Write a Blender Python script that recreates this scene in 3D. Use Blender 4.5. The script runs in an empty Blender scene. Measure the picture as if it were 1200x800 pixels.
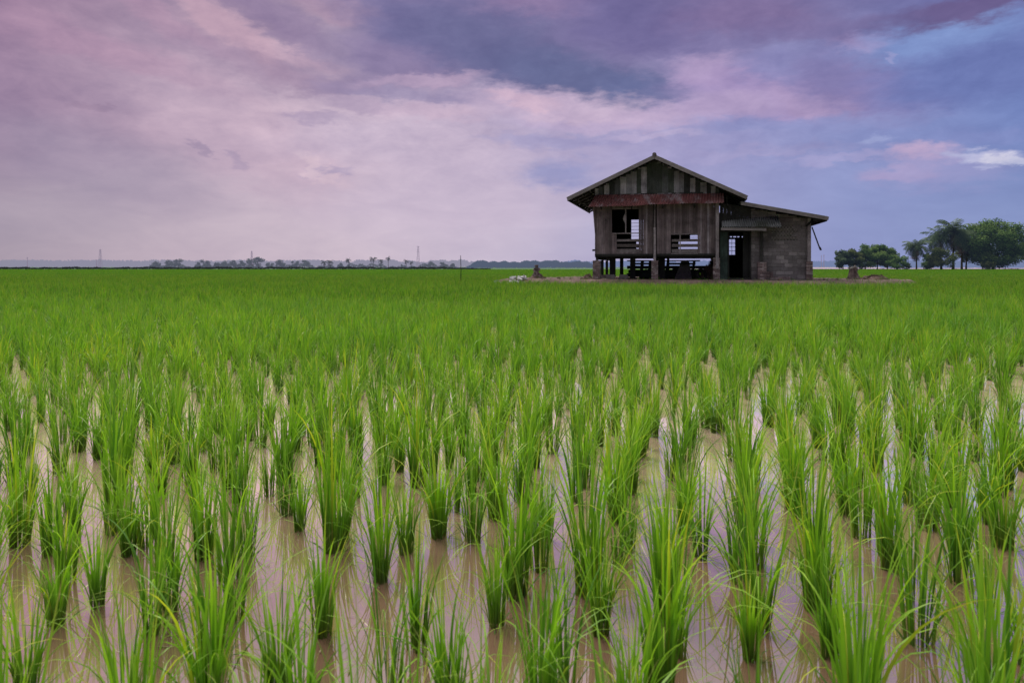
import bpy, math, random
import numpy as np
from mathutils import Vector, Matrix
random.seed(7); rng = np.random.default_rng(7)
R = math.radians
sc = bpy.context.scene
col = sc.collection

# ------------------------------------------------------------------ helpers
def lin(c):
    return tuple(((v/255)/12.92 if v/255 <= .04045 else ((v/255+.055)/1.055)**2.4) for v in c)
def c4(c): return (c[0], c[1], c[2], 1.0)

def tag(o, label=None, cat=None, group=None, kind=None):
    if label: o['label'] = label
    if cat: o['category'] = cat
    if group: o['group'] = group
    if kind: o['kind'] = kind
    return o
def empty(name, loc=(0,0,0), rz=0):
    o = bpy.data.objects.new(name, None); o.empty_display_size = .2
    o.location = loc; o.rotation_euler = (0,0,rz); col.objects.link(o); return o

class MB:
    """collects boxes, bars and tubes into one mesh with a per-face tint"""
    def __init__(s): s.v=[]; s.f=[]; s.t=[]
    def add(s, vs, fs, tint=None):
        b=len(s.v); s.v+= [tuple(p) for p in vs]
        if tint is None: tint=random.random()
        for f in fs: s.f.append(tuple(i+b for i in f)); s.t.append(tint)
        return s
    def box(s, x0,x1,y0,y1,z0,z1, tint=None, M=None, jit=0):
        vs=[Vector((x,y,z)) for z in (z0,z1) for (x,y) in ((x0,y0),(x1,y0),(x1,y1),(x0,y1))]
        if jit: vs=[p+Vector([random.uniform(-jit,jit) for _ in range(3)]) for p in vs]
        if M: vs=[M@p for p in vs]
        return s.add(vs,[(0,3,2,1),(4,5,6,7),(0,1,5,4),(1,2,6,5),(2,3,7,6),(3,0,4,7)],tint)
    def bar(s, a,b,w,h=None,tint=None):
        a=Vector(a); b=Vector(b); h=h or w; d=(b-a).normalized()
        up=Vector((0,0,1)) if abs(d.z)<.95 else Vector((0,1,0))
        sx=d.cross(up).normalized()*w/2; sy=sx.cross(d).normalized()*h/2
        vs=[p+i*sx+j*sy for p in (a,b) for (i,j) in ((-1,-1),(1,-1),(1,1),(-1,1))]
        return s.add(vs,[(0,1,2,3),(7,6,5,4),(0,4,5,1),(1,5,6,2),(2,6,7,3),(3,7,4,0)],tint)
    def tube(s, pts, rad, n=8, tint=None, jit=0):
        vs=[];fs=[]
        pts=[Vector(p) for p in pts]
        for i,p in enumerate(pts):
            d=(pts[min(i+1,len(pts)-1)]-pts[max(i-1,0)]).normalized()
            up=Vector((1,0,0)) if abs(d.x)<.9 else Vector((0,1,0))
            a=d.cross(up).normalized(); b=d.cross(a)
            for k in range(n):
                q=2*math.pi*k/n; r=rad[i]*(1+random.uniform(-jit,jit))
                vs.append(p+a*math.cos(q)*r+b*math.sin(q)*r)
        for i in range(len(pts)-1):
            for k in range(n):
                fs.append((i*n+k,i*n+(k+1)%n,(i+1)*n+(k+1)%n,(i+1)*n+k))
        fs.append(tuple(range(n))[::-1]); fs.append(tuple((len(pts)-1)*n+k for k in range(n)))
        return s.add(vs,fs,tint)
    def sheet(s, P, nu, nv, tint=None):
        """P(u,v)->point; double grid"""
        vs=[P(i/nu,j/nv) for j in range(nv+1) for i in range(nu+1)]
        fs=[(j*(nu+1)+i,j*(nu+1)+i+1,(j+1)*(nu+1)+i+1,(j+1)*(nu+1)+i) for j in range(nv) for i in range(nu)]
        return s.add(vs,fs,tint)
    def build(s, name, m, parent=None, loc=None, smooth=False):
        me=bpy.data.meshes.new(name); me.from_pydata(s.v,[],s.f); me.materials.append(m)
        a=me.attributes.new('tint','FLOAT','FACE'); a.data.foreach_set('value',s.t)
        if smooth: me.polygons.foreach_set('use_smooth',[True]*len(me.polygons))
        me.update()
        o=bpy.data.objects.new(name,me); col.objects.link(o)
        if parent: o.parent=parent
        if loc: o.location=loc
        return o

def np_mesh(name, V, quads, tris, m, attrs=None, parent=None, link=True):
    me=bpy.data.meshes.new(name)
    me.vertices.add(len(V)); me.vertices.foreach_set('co',V.astype(np.float32).ravel())
    nq,nt=len(quads),len(tris)
    me.loops.add(nq*4+nt*3)
    me.loops.foreach_set('vertex_index',np.concatenate([quads.ravel(),tris.ravel()]).astype(np.int32))
    me.polygons.add(nq+nt)
    st=np.concatenate([np.arange(nq)*4, nq*4+np.arange(nt)*3]).astype(np.int32)
    me.polygons.foreach_set('loop_start',st)
    me.polygons.foreach_set('use_smooth',np.ones(nq+nt,dtype=bool))
    me.update(calc_edges=True)
    for k,a in (attrs or {}).items():
        at=me.attributes.new(k,'FLOAT','POINT'); at.data.foreach_set('value',a.astype(np.float32))
    me.materials.append(m)
    o=bpy.data.objects.new(name,me)
    if link: col.objects.link(o)
    if parent: o.parent=parent
    return o

# ------------------------------------------------------------------ node helper
class NT:
    def __init__(s, tree): s.t=tree; tree.nodes.clear()
    def n(s, ty, **kw):
        nd=s.t.nodes.new(ty)
        for k,v in kw.items():
            if k=='ins':
                for kk,vv in v.items():
                    if isinstance(vv,bpy.types.NodeSocket): s.t.links.new(vv,nd.inputs[kk])
                    else: nd.inputs[kk].default_value=vv
            else: setattr(nd,k,v)
        return nd
    def m(s, op, a, b=None, c=None, clamp=False):
        nd=s.n('ShaderNodeMath',operation=op,use_clamp=clamp)
        for i,v in enumerate((a,b,c)):
            if v is None: continue
            if isinstance(v,bpy.types.NodeSocket): s.t.links.new(v,nd.inputs[i])
            else: nd.inputs[i].default_value=v
        return nd.outputs[0]
    def mix(s, f, a, b, blend='MIX'):
        nd=s.n('ShaderNodeMix',data_type='RGBA',blend_type=blend)
        for i,v in ((0,f),(6,a),(7,b)):
            if isinstance(v,bpy.types.NodeSocket): s.t.links.new(v,nd.inputs[i])
            else: nd.inputs[i].default_value = v if i==0 else c4(v)
        return nd.outputs[2]
    def ramp(s, f, stops, interp='LINEAR'):
        nd=s.n('ShaderNodeValToRGB'); s.t.links.new(f,nd.inputs[0]); cr=nd.color_ramp; cr.interpolation=interp
        while len(cr.elements)<len(stops): cr.elements.new(.5)
        for e,(p,c) in zip(cr.elements,stops): e.position=p; e.color=c4(c)
        return nd.outputs[0]
    def mr(s, v, a,b,c,d, smooth=False):
        nd=s.n('ShaderNodeMapRange',interpolation_type='SMOOTHSTEP' if smooth else 'LINEAR')
        s.t.links.new(v,nd.inputs[0])
        for i,x in enumerate((a,b,c,d)): nd.inputs[1+i].default_value=x
        return nd.outputs[0]
    def noise(s, vec, scale, detail=4, rough=.55, dist=0):
        nd=s.n('ShaderNodeTexNoise',ins={'Scale':scale,'Detail':detail,'Roughness':rough,'Distortion':dist})
        s.t.links.new(vec,nd.inputs['Vector']); return nd
    def scale(s, vec, sc_, loc=(0,0,0), rot=(0,0,0), ty='POINT'):
        nd=s.n('ShaderNodeMapping',vector_type=ty); s.t.links.new(vec,nd.inputs[0])
        nd.inputs[1].default_value=loc; nd.inputs[2].default_value=rot; nd.inputs[3].default_value=sc_
        return nd.outputs[0]

def newmat(name):
    m=bpy.data.materials.new(name); m.use_nodes=True; t=NT(m.node_tree); return m,t

def surf_mat(name, stops, grain=(30,30,2), gamt=.5, stain=.8, samt=.5, rough=.85, bump=.3, interp='LINEAR', spec=.3, moss=None):
    """weathered material: tint attribute -> colour, multiplied by stretched grain noise and blotchy stains"""
    m,t=newmat(name)
    at=t.n('ShaderNodeAttribute',attribute_name='tint').outputs['Fac']
    oc=t.n('ShaderNodeTexCoord').outputs['Object']
    c=t.ramp(at,stops,interp)
    g=t.noise(t.scale(oc,grain),1.0,6,.65).outputs[0]
    gv=t.mr(g,.25,.75,1-gamt,1+gamt)
    c=t.mix(1.0,c,t.n('ShaderNodeCombineColor',ins={0:gv,1:gv,2:gv}).outputs[0],'MULTIPLY')
    s_=t.noise(oc,stain,5,.6).outputs[0]
    sv=t.mr(s_,.3,.7,1-samt,1+samt*.6)
    c=t.mix(1.0,c,t.n('ShaderNodeCombineColor',ins={0:sv,1:sv,2:sv}).outputs[0],'MULTIPLY')
    if moss:
        mm=t.mr(t.noise(t.scale(oc,(1,1,.6)),moss[1],5,.6).outputs[0],.5,.68,0,moss[2],True)
        c=t.mix(mm,c,moss[0])
    b=t.n('ShaderNodeBump',ins={'Strength':bump,'Distance':.02,'Height':g})
    p=t.n('ShaderNodeBsdfPrincipled',ins={'Base Color':c,'Roughness':rough,'Specular IOR Level':spec,'Normal':b.outputs[0]})
    t.n('ShaderNodeOutputMaterial',ins={0:p.outputs[0]})
    return m

def foliage_mat(name, stops, haze=0., hazecol=(150,155,190), transl=.25):
    m,t=newmat(name)
    at=t.n('ShaderNodeAttribute',attribute_name='tint').outputs['Fac']
    c=t.ramp(at,stops)
    d=t.n('ShaderNodeBsdfDiffuse',ins={0:c}).outputs[0]
    tr=t.n('ShaderNodeBsdfTranslucent',ins={0:c}).outputs[0]
    s_=t.n('ShaderNodeMixShader',ins={0:transl,1:d,2:tr}).outputs[0]
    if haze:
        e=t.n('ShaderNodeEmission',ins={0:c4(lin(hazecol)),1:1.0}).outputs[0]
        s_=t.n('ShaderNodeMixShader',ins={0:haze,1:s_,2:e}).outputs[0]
    t.n('ShaderNodeOutputMaterial',ins={0:s_})
    return m

# ------------------------------------------------------------------ camera
cam=bpy.data.cameras.new('camera'); co=bpy.data.objects.new('camera',cam); col.objects.link(co)
HC=1.1
co.location=(0,0,HC); co.rotation_euler=(R(90),0,0)
cam.sensor_width=36; cam.lens=24; cam.shift_y=-87.5/1200
cam.clip_start=.05; cam.clip_end=20000
cam.dof.use_dof=True; cam.dof.focus_distance=7.0; cam.dof.aperture_fstop=5.0
sc.camera=co
F=800.; HY=313.
def W(px,py,Y): return Vector(((px-600)/F*Y, Y, HC-(py-HY)/F*Y))   # photograph point at a real distance

# ------------------------------------------------------------------ sky
w=bpy.data.worlds.new("World"); sc.world=w; w.use_nodes=True
t=NT(w.node_tree)
tc=t.n('ShaderNodeTexCoord').outputs['Generated']
nrm=t.n('ShaderNodeVectorMath',operation='NORMALIZE'); t.t.links.new(tc,nrm.inputs[0]); dv=nrm.outputs[0]
sep=t.n('ShaderNodeSeparateXYZ',ins={0:dv})
az=t.m('ARCTAN2',sep.outputs[0],sep.outputs[1]); el=t.m('ARCSINE',sep.outputs[2])
SUN_EL,SUN_AZ=R(48),R(-150)
sky=t.n('ShaderNodeTexSky',sky_type='NISHITA',sun_disc=False,sun_elevation=SUN_EL,sun_rotation=SUN_AZ)
skyc=t.mix(1.0,sky.outputs[0],(.1,.1,.1),'MULTIPLY')
def SA(px,py):
    a=math.atan((px-600)/800); return a, math.atan((313-py)*math.cos(a)/800)
# warped sky coordinates, streaky along the horizontal
sv=t.scale(dv,(1,1,2.0))
n1=t.noise(sv,3.2,7,.56)
n2=t.noise(t.scale(dv,(1,1,2.5),loc=(5,3,1)),12,6,.6)
n3=t.noise(t.scale(dv,(1,1,3.0),loc=(1,7,2)),42,4,.6)
def off(nd,amp):
    sp=t.n('ShaderNodeSeparateColor',ins={0:nd.outputs[1]})
    return t.m('MULTIPLY',t.m('SUBTRACT',sp.outputs[0],.5),amp), t.m('MULTIPLY',t.m('SUBTRACT',sp.outputs[1],.5),amp*.55)
o1=off(n1,.10); o2=off(n2,.085); o3=off(n3,.04)
u=t.m('ADD',t.m('ADD',az,o1[0]),t.m('ADD',o2[0],o3[0]))
v=t.m('ADD',t.m('ADD',el,o1[1]),t.m('ADD',o2[1],o3[1]))
uv=t.n('ShaderNodeCombineXYZ',ins={0:u,1:v}).outputs[0]
azf=t.m('ADD',t.m('DIVIDE',t.m('ADD',az,t.m('MULTIPLY',o1[0],.4)),2*math.pi),.5)
def hor(stops,end):
    return t.ramp(azf,[(0,lin(end))]+[(SA(px,0)[0]/(2*math.pi)+.5,lin(c)) for px,c in stops]+[(1,lin(end))])
low=hor([(0,(168,154,170)),(200,(188,171,187)),(400,(205,188,203)),(600,(198,186,208)),(800,(160,161,202)),(1000,(143,152,200)),(1200,(130,144,193))],(120,115,140))
mid=hor([(0,(154,128,156)),(200,(188,164,184)),(400,(206,184,201)),(600,(184,169,198)),(800,(160,154,197)),(1000,(137,145,196)),(1200,(116,133,190))],(110,105,140))
top=hor([(0,(150,120,148)),(200,(154,132,158)),(400,(158,140,167)),(600,(124,114,156)),(800,(118,108,152)),(1000,(118,112,160)),(1200,(104,108,165))],(105,100,130))
zen=(1.4,1.34,1.36)
e0,e1,e2=SA(600,285)[1],SA(600,150)[1],SA(600,10)[1]
c=t.mix(t.mr(v,e0,e1,0,1,True),low,mid)
c=t.mix(t.mr(v,e1,e2,0,1,True),c,top)
# cloud masses: (px, py, rx, ry, rotation deg, colour, strength)
B=[
 (60,140,190,55,-8,(152,128,156),.4),(120,60,170,18,-12,(176,142,168),.6),
 (130,200,130,45,-15,(158,144,168),.5),(60,260,120,30,0,(166,152,172),.4),
 (290,16,60,14,-28,(146,124,156),.6),(275,42,95,16,-30,(196,162,180),.8),(200,32,80,14,-22,(182,148,172),.6),(345,66,55,9,-10,(200,168,186),.7),
 (330,25,60,20,-30,(144,124,158),.7),(390,8,40,14,0,(180,150,172),.7),(300,80,110,18,-10,(156,132,160),.6),
 (375,92,60,22,0,(158,136,164),.55),(300,165,130,50,-22,(193,168,188),.75),
 (340,178,70,16,-28,(204,178,196),.7),(365,143,40,6,0,(164,144,174),.8),(392,202,26,5,0,(168,152,182),.8),(372,196,40,6,-35,(216,190,202),.7),
 (233,176,10,6,-35,(164,144,170),.8),(275,187,12,6,-30,(172,152,178),.7),(105,122,22,5,0,(152,128,154),.6),
 (470,170,140,30,0,(198,180,202),.75),(540,235,150,45,0,(200,182,204),.55),
 (470,70,90,28,-8,(132,118,158),.85),(520,30,130,34,-12,(120,112,156),.95),(600,62,150,34,-16,(108,106,148),1.0),
 (690,95,110,24,-16,(100,104,146),1.0),(760,112,60,18,-14,(104,110,154),.95),(630,8,60,14,0,(152,128,166),.6),
 (740,30,90,40,-10,(112,104,152),.85),(430,100,70,14,8,(146,130,166),.7),
 (500,92,75,8,6,(184,160,188),.8),(500,113,85,8,0,(150,138,174),.7),(420,125,60,8,0,(168,148,178),.6),
 (520,132,70,12,0,(200,176,198),.85),(670,128,110,20,-8,(198,176,202),.95),(620,118,40,8,-10,(214,184,204),.8),
 (720,150,100,8,-4,(186,168,202),.7),(780,135,60,12,0,(190,168,200),.7),(690,168,120,8,0,(160,156,198),.6),(760,165,50,5,0,(186,172,206),.8),
 (655,208,52,20,0,(140,144,192),.75),
 (870,22,90,24,-4,(128,110,154),.85),(830,62,60,12,0,(132,122,168),.6),(820,85,45,18,0,(176,154,192),.8),(900,112,120,34,-6,(170,148,192),.85),
 (840,128,70,18,0,(178,158,195),.8),(950,122,50,18,-20,(176,154,192),.8),(905,82,40,14,0,(132,132,182),.7),(990,90,60,34,0,(124,118,168),.8),
 (1040,115,60,30,0,(136,126,176),.7),(1013,53,32,10,-8,(172,152,194),.8),(1052,68,10,4,-30,(186,166,204),.9),
 (960,40,90,16,-4,(122,110,156),.7),
 (1105,44,95,26,4,(128,150,204),.85),(1135,88,110,34,4,(106,118,176),.85),(1150,6,120,17,2,(104,90,136),.95),
 (930,150,140,10,0,(138,144,194),.6),(1019,166,18,6,6,(160,168,212),.7),(860,186,110,6,0,(164,158,200),.75),(990,190,70,6,3,(164,160,204),.8),
 (930,178,70,5,0,(150,150,196),.6),(1075,182,36,14,0,(190,168,202),.95),(1052,208,34,10,0,(176,160,200),.85),(1095,205,70,22,0,(158,154,200),.6),
 (1150,185,38,9,-6,(190,190,222),.9),(1160,187,24,4,-4,(212,210,230),.9),(1188,192,30,6,-4,(196,198,224),.8),(1135,160,60,10,-4,(134,142,196),.5),(1145,200,14,4,0,(180,182,218),.7),
]
for (px,py,rx,ry,rot,cc,st) in B:
    a,e=SA(px,py); k=math.cos(a)
    nd=t.n('ShaderNodeMapping',vector_type='TEXTURE'); t.t.links.new(uv,nd.inputs[0])
    nd.inputs[1].default_value=(a,e,0); nd.inputs[2].default_value=(0,0,R(rot))
    nd.inputs[3].default_value=(rx*1.45/800*k*k**.5,ry*1.45/800*k,1)
    g=t.n('ShaderNodeTexGradient',gradient_type='SPHERICAL'); t.t.links.new(nd.outputs[0],g.inputs[0])
    c=t.mix(t.mr(g.outputs[1],.0,.72,0,st,True),c,lin(cc))
# fine wisps
f1=t.noise(t.scale(dv,(1,1,3.0),rot=(0,R(8),0)),9,8,.6,.6).outputs[0]
f2=t.noise(t.scale(dv,(1,1,2.1),loc=(3,1,4)),22,8,.62,.3).outputs[0]
fv=t.m('MULTIPLY',t.mr(f1,.3,.7,.93,1.07),t.m('ADD',1.0,t.m('MULTIPLY',t.mr(f2,.3,.7,-.13,.12),t.mr(el,.07,.2,.15,1.0))))
c=t.mix(1.0,c,t.n('ShaderNodeCombineColor',ins={0:fv,1:fv,2:t.m('ADD',t.m('MULTIPLY',fv,.7),.3)}).outputs[0],'MULTIPLY')
# overhead: bright even cloud, darker behind the viewer
c=t.mix(t.mr(el,R(24),R(40),0,1,True),c,zen)
back=t.mr(sep.outputs[1],-.5,.3,.62,1.0,True)
c=t.mix(1.0,c,t.n('ShaderNodeCombineColor',ins={0:back,1:back,2:back}).outputs[0],'MULTIPLY')
c=t.mix(.03,c,skyc)
hs=t.n('ShaderNodeHueSaturation',ins={'Saturation':1.0,'Value':1.0,'Color':c}); c=hs.outputs[0]
bg=t.n('ShaderNodeBackground',ins={0:c,1:1.0})
t.n('ShaderNodeOutputWorld',ins={0:bg.outputs[0]})
# sun through cloud
sl=bpy.data.lights.new('sun','SUN'); sl.energy=2.4; sl.angle=R(25); sl.color=(1,.95,.88)
so=bpy.data.objects.new('sun',sl); col.objects.link(so)
# pointing: from direction az=-35deg left behind the house, high
sdir=Vector((math.sin(R(-40))*math.cos(R(58)), math.cos(R(-40))*math.cos(R(58)), math.sin(R(58))))
so.rotation_euler=sdir.to_track_quat('Z','Y').to_euler()
sky.sun_elevation=R(58); sky.sun_rotation=R(-40)

# ------------------------------------------------------------------ setting: ground, water, dirt mound
def flat(name,pts,z,m,kind='structure'):
    me=bpy.data.meshes.new(name); me.from_pydata([(x,y,z) for x,y in pts],[],[tuple(range(len(pts)))]); me.materials.append(m)
    o=bpy.data.objects.new(name,me); col.objects.link(o); o['kind']=kind; return o
m,t=newmat('far_land')
oc=t.n('ShaderNodeTexCoord').outputs['Object']
n_=t.noise(t.scale(oc,(.004,.02,1)),1.0,5).outputs[0]
cc=t.ramp(n_,[(.35,lin((70,95,70))),(.6,lin((105,125,105)))])
p=t.n('ShaderNodeBsdfDiffuse',ins={0:cc}); t.n('ShaderNodeOutputMaterial',ins={0:p.outputs[0]})
M_land=m
flat('ground',[(-9000,-3000),(9000,-3000),(9000,12000),(-9000,12000)],-.06,M_land)

m,t=newmat('muddy_water')
oc=t.n('ShaderNodeTexCoord').outputs['Object']
n_=t.noise(oc,.9,4,.6).outputs[0]
mud_glint=t.ramp(n_,[(.3,(.112,.060,.041)),(.7,(.150,.084,.060))])
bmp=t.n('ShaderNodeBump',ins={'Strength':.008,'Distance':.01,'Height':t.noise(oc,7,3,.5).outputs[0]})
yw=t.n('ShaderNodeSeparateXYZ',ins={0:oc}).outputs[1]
mud_glint=t.mix(t.mr(yw,2.1,4.6,0,1,True),mud_glint,t.ramp(n_,[(.3,(.205,.138,.105)),(.7,(.28,.195,.155))]))  # paler with distance: bright sky glints painted into the mud colour
d=t.n('ShaderNodeBsdfDiffuse',ins={0:mud_glint,'Normal':bmp.outputs[0]}).outputs[0]
g=t.n('ShaderNodeBsdfGlossy',ins={0:(1,.94,.88,1),1:.012,'Normal':bmp.outputs[0]}).outputs[0]
lw=t.n('ShaderNodeLayerWeight',ins={0:.5,'Normal':bmp.outputs[0]}).outputs['Facing']
fr=t.ramp(lw,[(0,(.03,)*3),(.35,(.10,)*3),(.5,(.36,)*3),(.62,(.78,)*3),(.70,(1,)*3),(1,(1,)*3)])
g2=t.n('ShaderNodeMixShader',ins={0:fr,1:t.n('ShaderNodeBsdfDiffuse',ins={0:(0,0,0,1)}).outputs[0],2:g}).outputs[0]
s_=t.n('ShaderNodeAddShader',ins={0:d,1:g2}).outputs[0]
t.n('ShaderNodeOutputMaterial',ins={0:s_}); M_water=m
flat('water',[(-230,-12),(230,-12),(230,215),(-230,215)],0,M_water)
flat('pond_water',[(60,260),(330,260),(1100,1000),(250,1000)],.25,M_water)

# dirt mound outline (world metres)
DP=np.array([(-1.4,38.6),(.8,36.6),(3.2,34.7),(7,33.3),(11,32.2),(15,31.3),(18,32.6),(21.6,35.6),(20.5,38.5),(18.5,42),(14,45),(8,47.5),(4,47),(1.5,43),(0.2,40.4)])
def sdist(X,Y):
    """signed distance to the dirt outline, positive inside"""
    P=np.stack([X,Y],-1); d=np.full(X.shape,1e9); ins=np.zeros(X.shape,bool)
    for i in range(len(DP)):
        a=DP[i]; b=DP[(i+1)%len(DP)]; e=b-a; w_=P-a
        h=np.clip((w_@e)/(e@e),0,1); d=np.minimum(d,np.hypot(*(np.moveaxis(w_-h[...,None]*e,-1,0))))
        cnd=((a[1]>Y)!=(b[1]>Y))&(X<(b[0]-a[0])*(Y-a[1])/((b[1]-a[1])+1e-12)+a[0]); ins^=cnd
    return np.where(ins,d,-d)
def wob(X,Y,s,seed=0):
    return (np.sin(X*s+seed)*np.cos(Y*s*1.3+seed*2)+.5*np.sin(X*s*2.3+1.7+seed)*np.sin(Y*s*2.9)+.3*np.sin(X*s*5.1+Y*s*4.3))/1.8
def mound_z(X,Y):
    d=sdist(X,Y)+.35*wob(X,Y,1.7,3)
    k=np.clip((d+.5)/1.1,0,1); k=k*k*(3-2*k)
    return -.12+.54*k+.03*wob(X,Y,3.1,1)*k
gx=np.linspace(-3,23.5,266); gy=np.linspace(29.5,49,196)
GX,GY=np.meshgrid(gx,gy); GZ=mound_z(GX,GY)+rng.normal(0,.012,GX.shape)
V=np.stack([GX,GY,GZ],-1).reshape(-1,3); nx=len(gx)
ii=(np.arange(len(gy)-1)[:,None]*nx+np.arange(nx-1)[None,:]).ravel()
Q=np.stack([ii,ii+1,ii+nx+1,ii+nx],-1)
M_dirt=surf_mat('dirt',[(0,(.14,.095,.082)),(1,(.2,.14,.12))],grain=(9,9,9),gamt=.35,stain=.9,samt=.45,rough=.95,bump=.8,moss=((.05,.075,.02),1.3,.7))
o=np_mesh('dirt_ground',V,Q,np.zeros((0,3),int),M_dirt,{'tint':rng.random(len(V))}); o['kind']='structure'

# ------------------------------------------------------------------ rice
def rice_mat(name, boost=1.0, far=0.0, rough=.36, spec=.55):
    m,t=newmat(name)
    bt=t.n('ShaderNodeAttribute',attribute_name='along').outputs['Fac']
    br=t.n('ShaderNodeAttribute',attribute_name='rnd').outputs['Fac']
    b=boost
    a=t.ramp(bt,[(0,(.075*b,.085*b,.03*b)),(.2,(.085*b,.185*b,.024*b)),(.6,(.152*b,.32*b,.024*b)),(1,(.27*b,.45*b,.055*b))])
    k=t.ramp(br,[(0,(.42,.56,.8)),(.45,(.95,.97,1)),(.8,(1.14,1.12,1)),(.97,(1.35,1.22,1.1)),(1,(1.9,1.2,1.2))])
    c=t.mix(1.0,a,k,'MULTIPLY')
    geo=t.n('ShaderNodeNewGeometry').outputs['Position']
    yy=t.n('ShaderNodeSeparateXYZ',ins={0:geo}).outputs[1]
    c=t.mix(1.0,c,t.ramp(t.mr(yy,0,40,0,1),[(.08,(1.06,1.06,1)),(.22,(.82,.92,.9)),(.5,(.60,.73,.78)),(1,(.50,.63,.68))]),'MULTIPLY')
    hs_=t.m('FRACT',t.m('MULTIPLY',br,37.7))
    dry=t.m('MULTIPLY',t.mr(bt,.72,1,0,.85,True),t.m('GREATER_THAN',hs_,.72))
    c=t.mix(dry,c,(.36,.29,.11))
    pn=t.noise(geo,.35,4,.6).outputs[0]
    c=t.mix(1.0,c,t.ramp(pn,[(.3,(.78,.86,.9)),(.7,(1.2,1.1,1.0))]),'MULTIPLY')
    d=t.n('ShaderNodeBsdfPrincipled',ins={'Base Color':c,'Roughness':rough,'Specular IOR Level':spec}).outputs[0]
    tr=t.n('ShaderNodeBsdfTranslucent',ins={0:t.mix(1.0,c,(1.35,1.4,.55),'MULTIPLY')}).outputs[0]
    s_=t.n('ShaderNodeMixShader',ins={0:.42,1:d,2:tr}).outputs[0]
    t.n('ShaderNodeOutputMaterial',ins={0:s_}); return m
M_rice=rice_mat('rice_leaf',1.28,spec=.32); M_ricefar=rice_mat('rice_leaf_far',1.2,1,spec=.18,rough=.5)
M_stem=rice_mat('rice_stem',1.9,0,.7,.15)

def blades(base,phi,L,lean,curl,wd,seg,rnd,pw=1.6,twist=None,w0=.45):
    N=len(phi); k=np.arange(1,seg+1)/seg
    mid_=(np.arange(seg)+.5)/seg
    ang=lean[:,None]+curl[:,None]*mid_[None,:]**pw
    st=L[:,None]/seg
    rr=np.concatenate([np.zeros((N,1)),np.cumsum(np.sin(ang)*st,1)],1)
    zz=np.concatenate([np.zeros((N,1)),np.cumsum(np.cos(ang)*st,1)],1)
    cx=base[:,0:1]+rr*np.cos(phi)[:,None]; cy=base[:,1:2]+rr*np.sin(phi)[:,None]; cz=base[:,2:3]+zz
    cz=np.where((np.arange(seg+1)/seg>.3)[None,:],np.maximum(cz,.010),cz)
    tt=np.arange(seg+1)/seg
    prof=(w0+(1-w0)*np.sin(np.minimum(tt/.62,1)*math.pi/2))*np.clip((1-tt)/.5,0,1)**.7
    if twist is None: twist=np.random.default_rng(1).normal(0,.7,N)
    wa=phi+math.pi/2+twist
    hw=wd[:,None]*.5*prof[None,:seg]
    wx=np.cos(wa)[:,None]*hw; wy=np.sin(wa)[:,None]*hw
    V=np.empty((N,2*seg+1,3))
    V[:,0:2*seg:2,0]=cx[:,:seg]-wx; V[:,0:2*seg:2,1]=cy[:,:seg]-wy; V[:,0:2*seg:2,2]=cz[:,:seg]
    V[:,1:2*seg:2,0]=cx[:,:seg]+wx; V[:,1:2*seg:2,1]=cy[:,:seg]+wy; V[:,1:2*seg:2,2]=cz[:,:seg]
    V[:,2*seg,0]=cx[:,seg]; V[:,2*seg,1]=cy[:,seg]; V[:,2*seg,2]=cz[:,seg]
    b=(np.arange(N)*(2*seg+1))[:,None,None]
    q=np.array([(2*i,2*i+1,2*i+3,2*i+2) for i in range(seg-1)],dtype=np.int64).reshape(1,-1,4)
    Qd=(b+q).reshape(-1,4) if seg>1 else np.zeros((0,4),int)
    T=(b+np.array([[(2*seg-2,2*seg-1,2*seg)]])).reshape(-1,3)
    al=np.tile(np.concatenate([np.repeat(tt[:seg],2),[1.]]),N)
    return V.reshape(-1,3),Qd,T,al,np.repeat(rnd,2*seg+1)
def cat(parts):
    Vs,Qs,Ts,A,B_=[],[],[],[],[]; o=0
    for (V,Q,T,a,b) in parts:
        Vs.append(V); Qs.append(Q+o); Ts.append(T+o); A.append(a); B_.append(b); o+=len(V)
    return np.concatenate(Vs),np.concatenate(Qs),np.concatenate(Ts),np.concatenate(A),np.concatenate(B_)

def hill_blades(hx,hy,nb,seg,g,wmul=1.,hs=None,zb=-.025):
    """leaf blades for many hills at once"""
    H=len(hx); N=H*nb
    X=np.repeat(hx,nb); Y=np.repeat(hy,nb)
    if hs is None: hs=np.clip(g.normal(1.,.13,H)+.07*np.sin(hx*.8+hy*.37)+.06*np.sin(hx*.23-hy*.51+1),.6,1.35)
    S=np.repeat(hs,nb)
    a=g.uniform(0,2*math.pi,N); r=.024*np.sqrt(g.random(N))*S
    base=np.stack([X+np.cos(a)*r,Y+np.sin(a)*r,np.full(N,zb)],-1)
    phi=a+g.normal(0,.55,N)
    kind=g.random(N)
    L=np.where(kind<.8,g.uniform(.30,.48,N),g.uniform(.28,.46,N))*S
    lean=g.uniform(.0,.14,N)+np.where(kind>.8,.16*g.random(N),0)
    curl=np.where(kind<.42,g.uniform(.0,.5,N),np.where(kind<.76,g.uniform(.5,1.5,N),g.uniform(1.4,3.0,N)))
    wd=g.uniform(.0038,.0080,N)*wmul*np.where(kind>.82,.75,1)
    hr=np.repeat(np.clip(g.normal(.5,.14,H),0,1),nb)
    rnd=np.clip(hr+g.normal(0,.26,N),0,1)
    return blades(base,phi,L,lean,curl,wd,seg,rnd,pw=2.1,twist=g.normal(0,.8,N))

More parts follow.
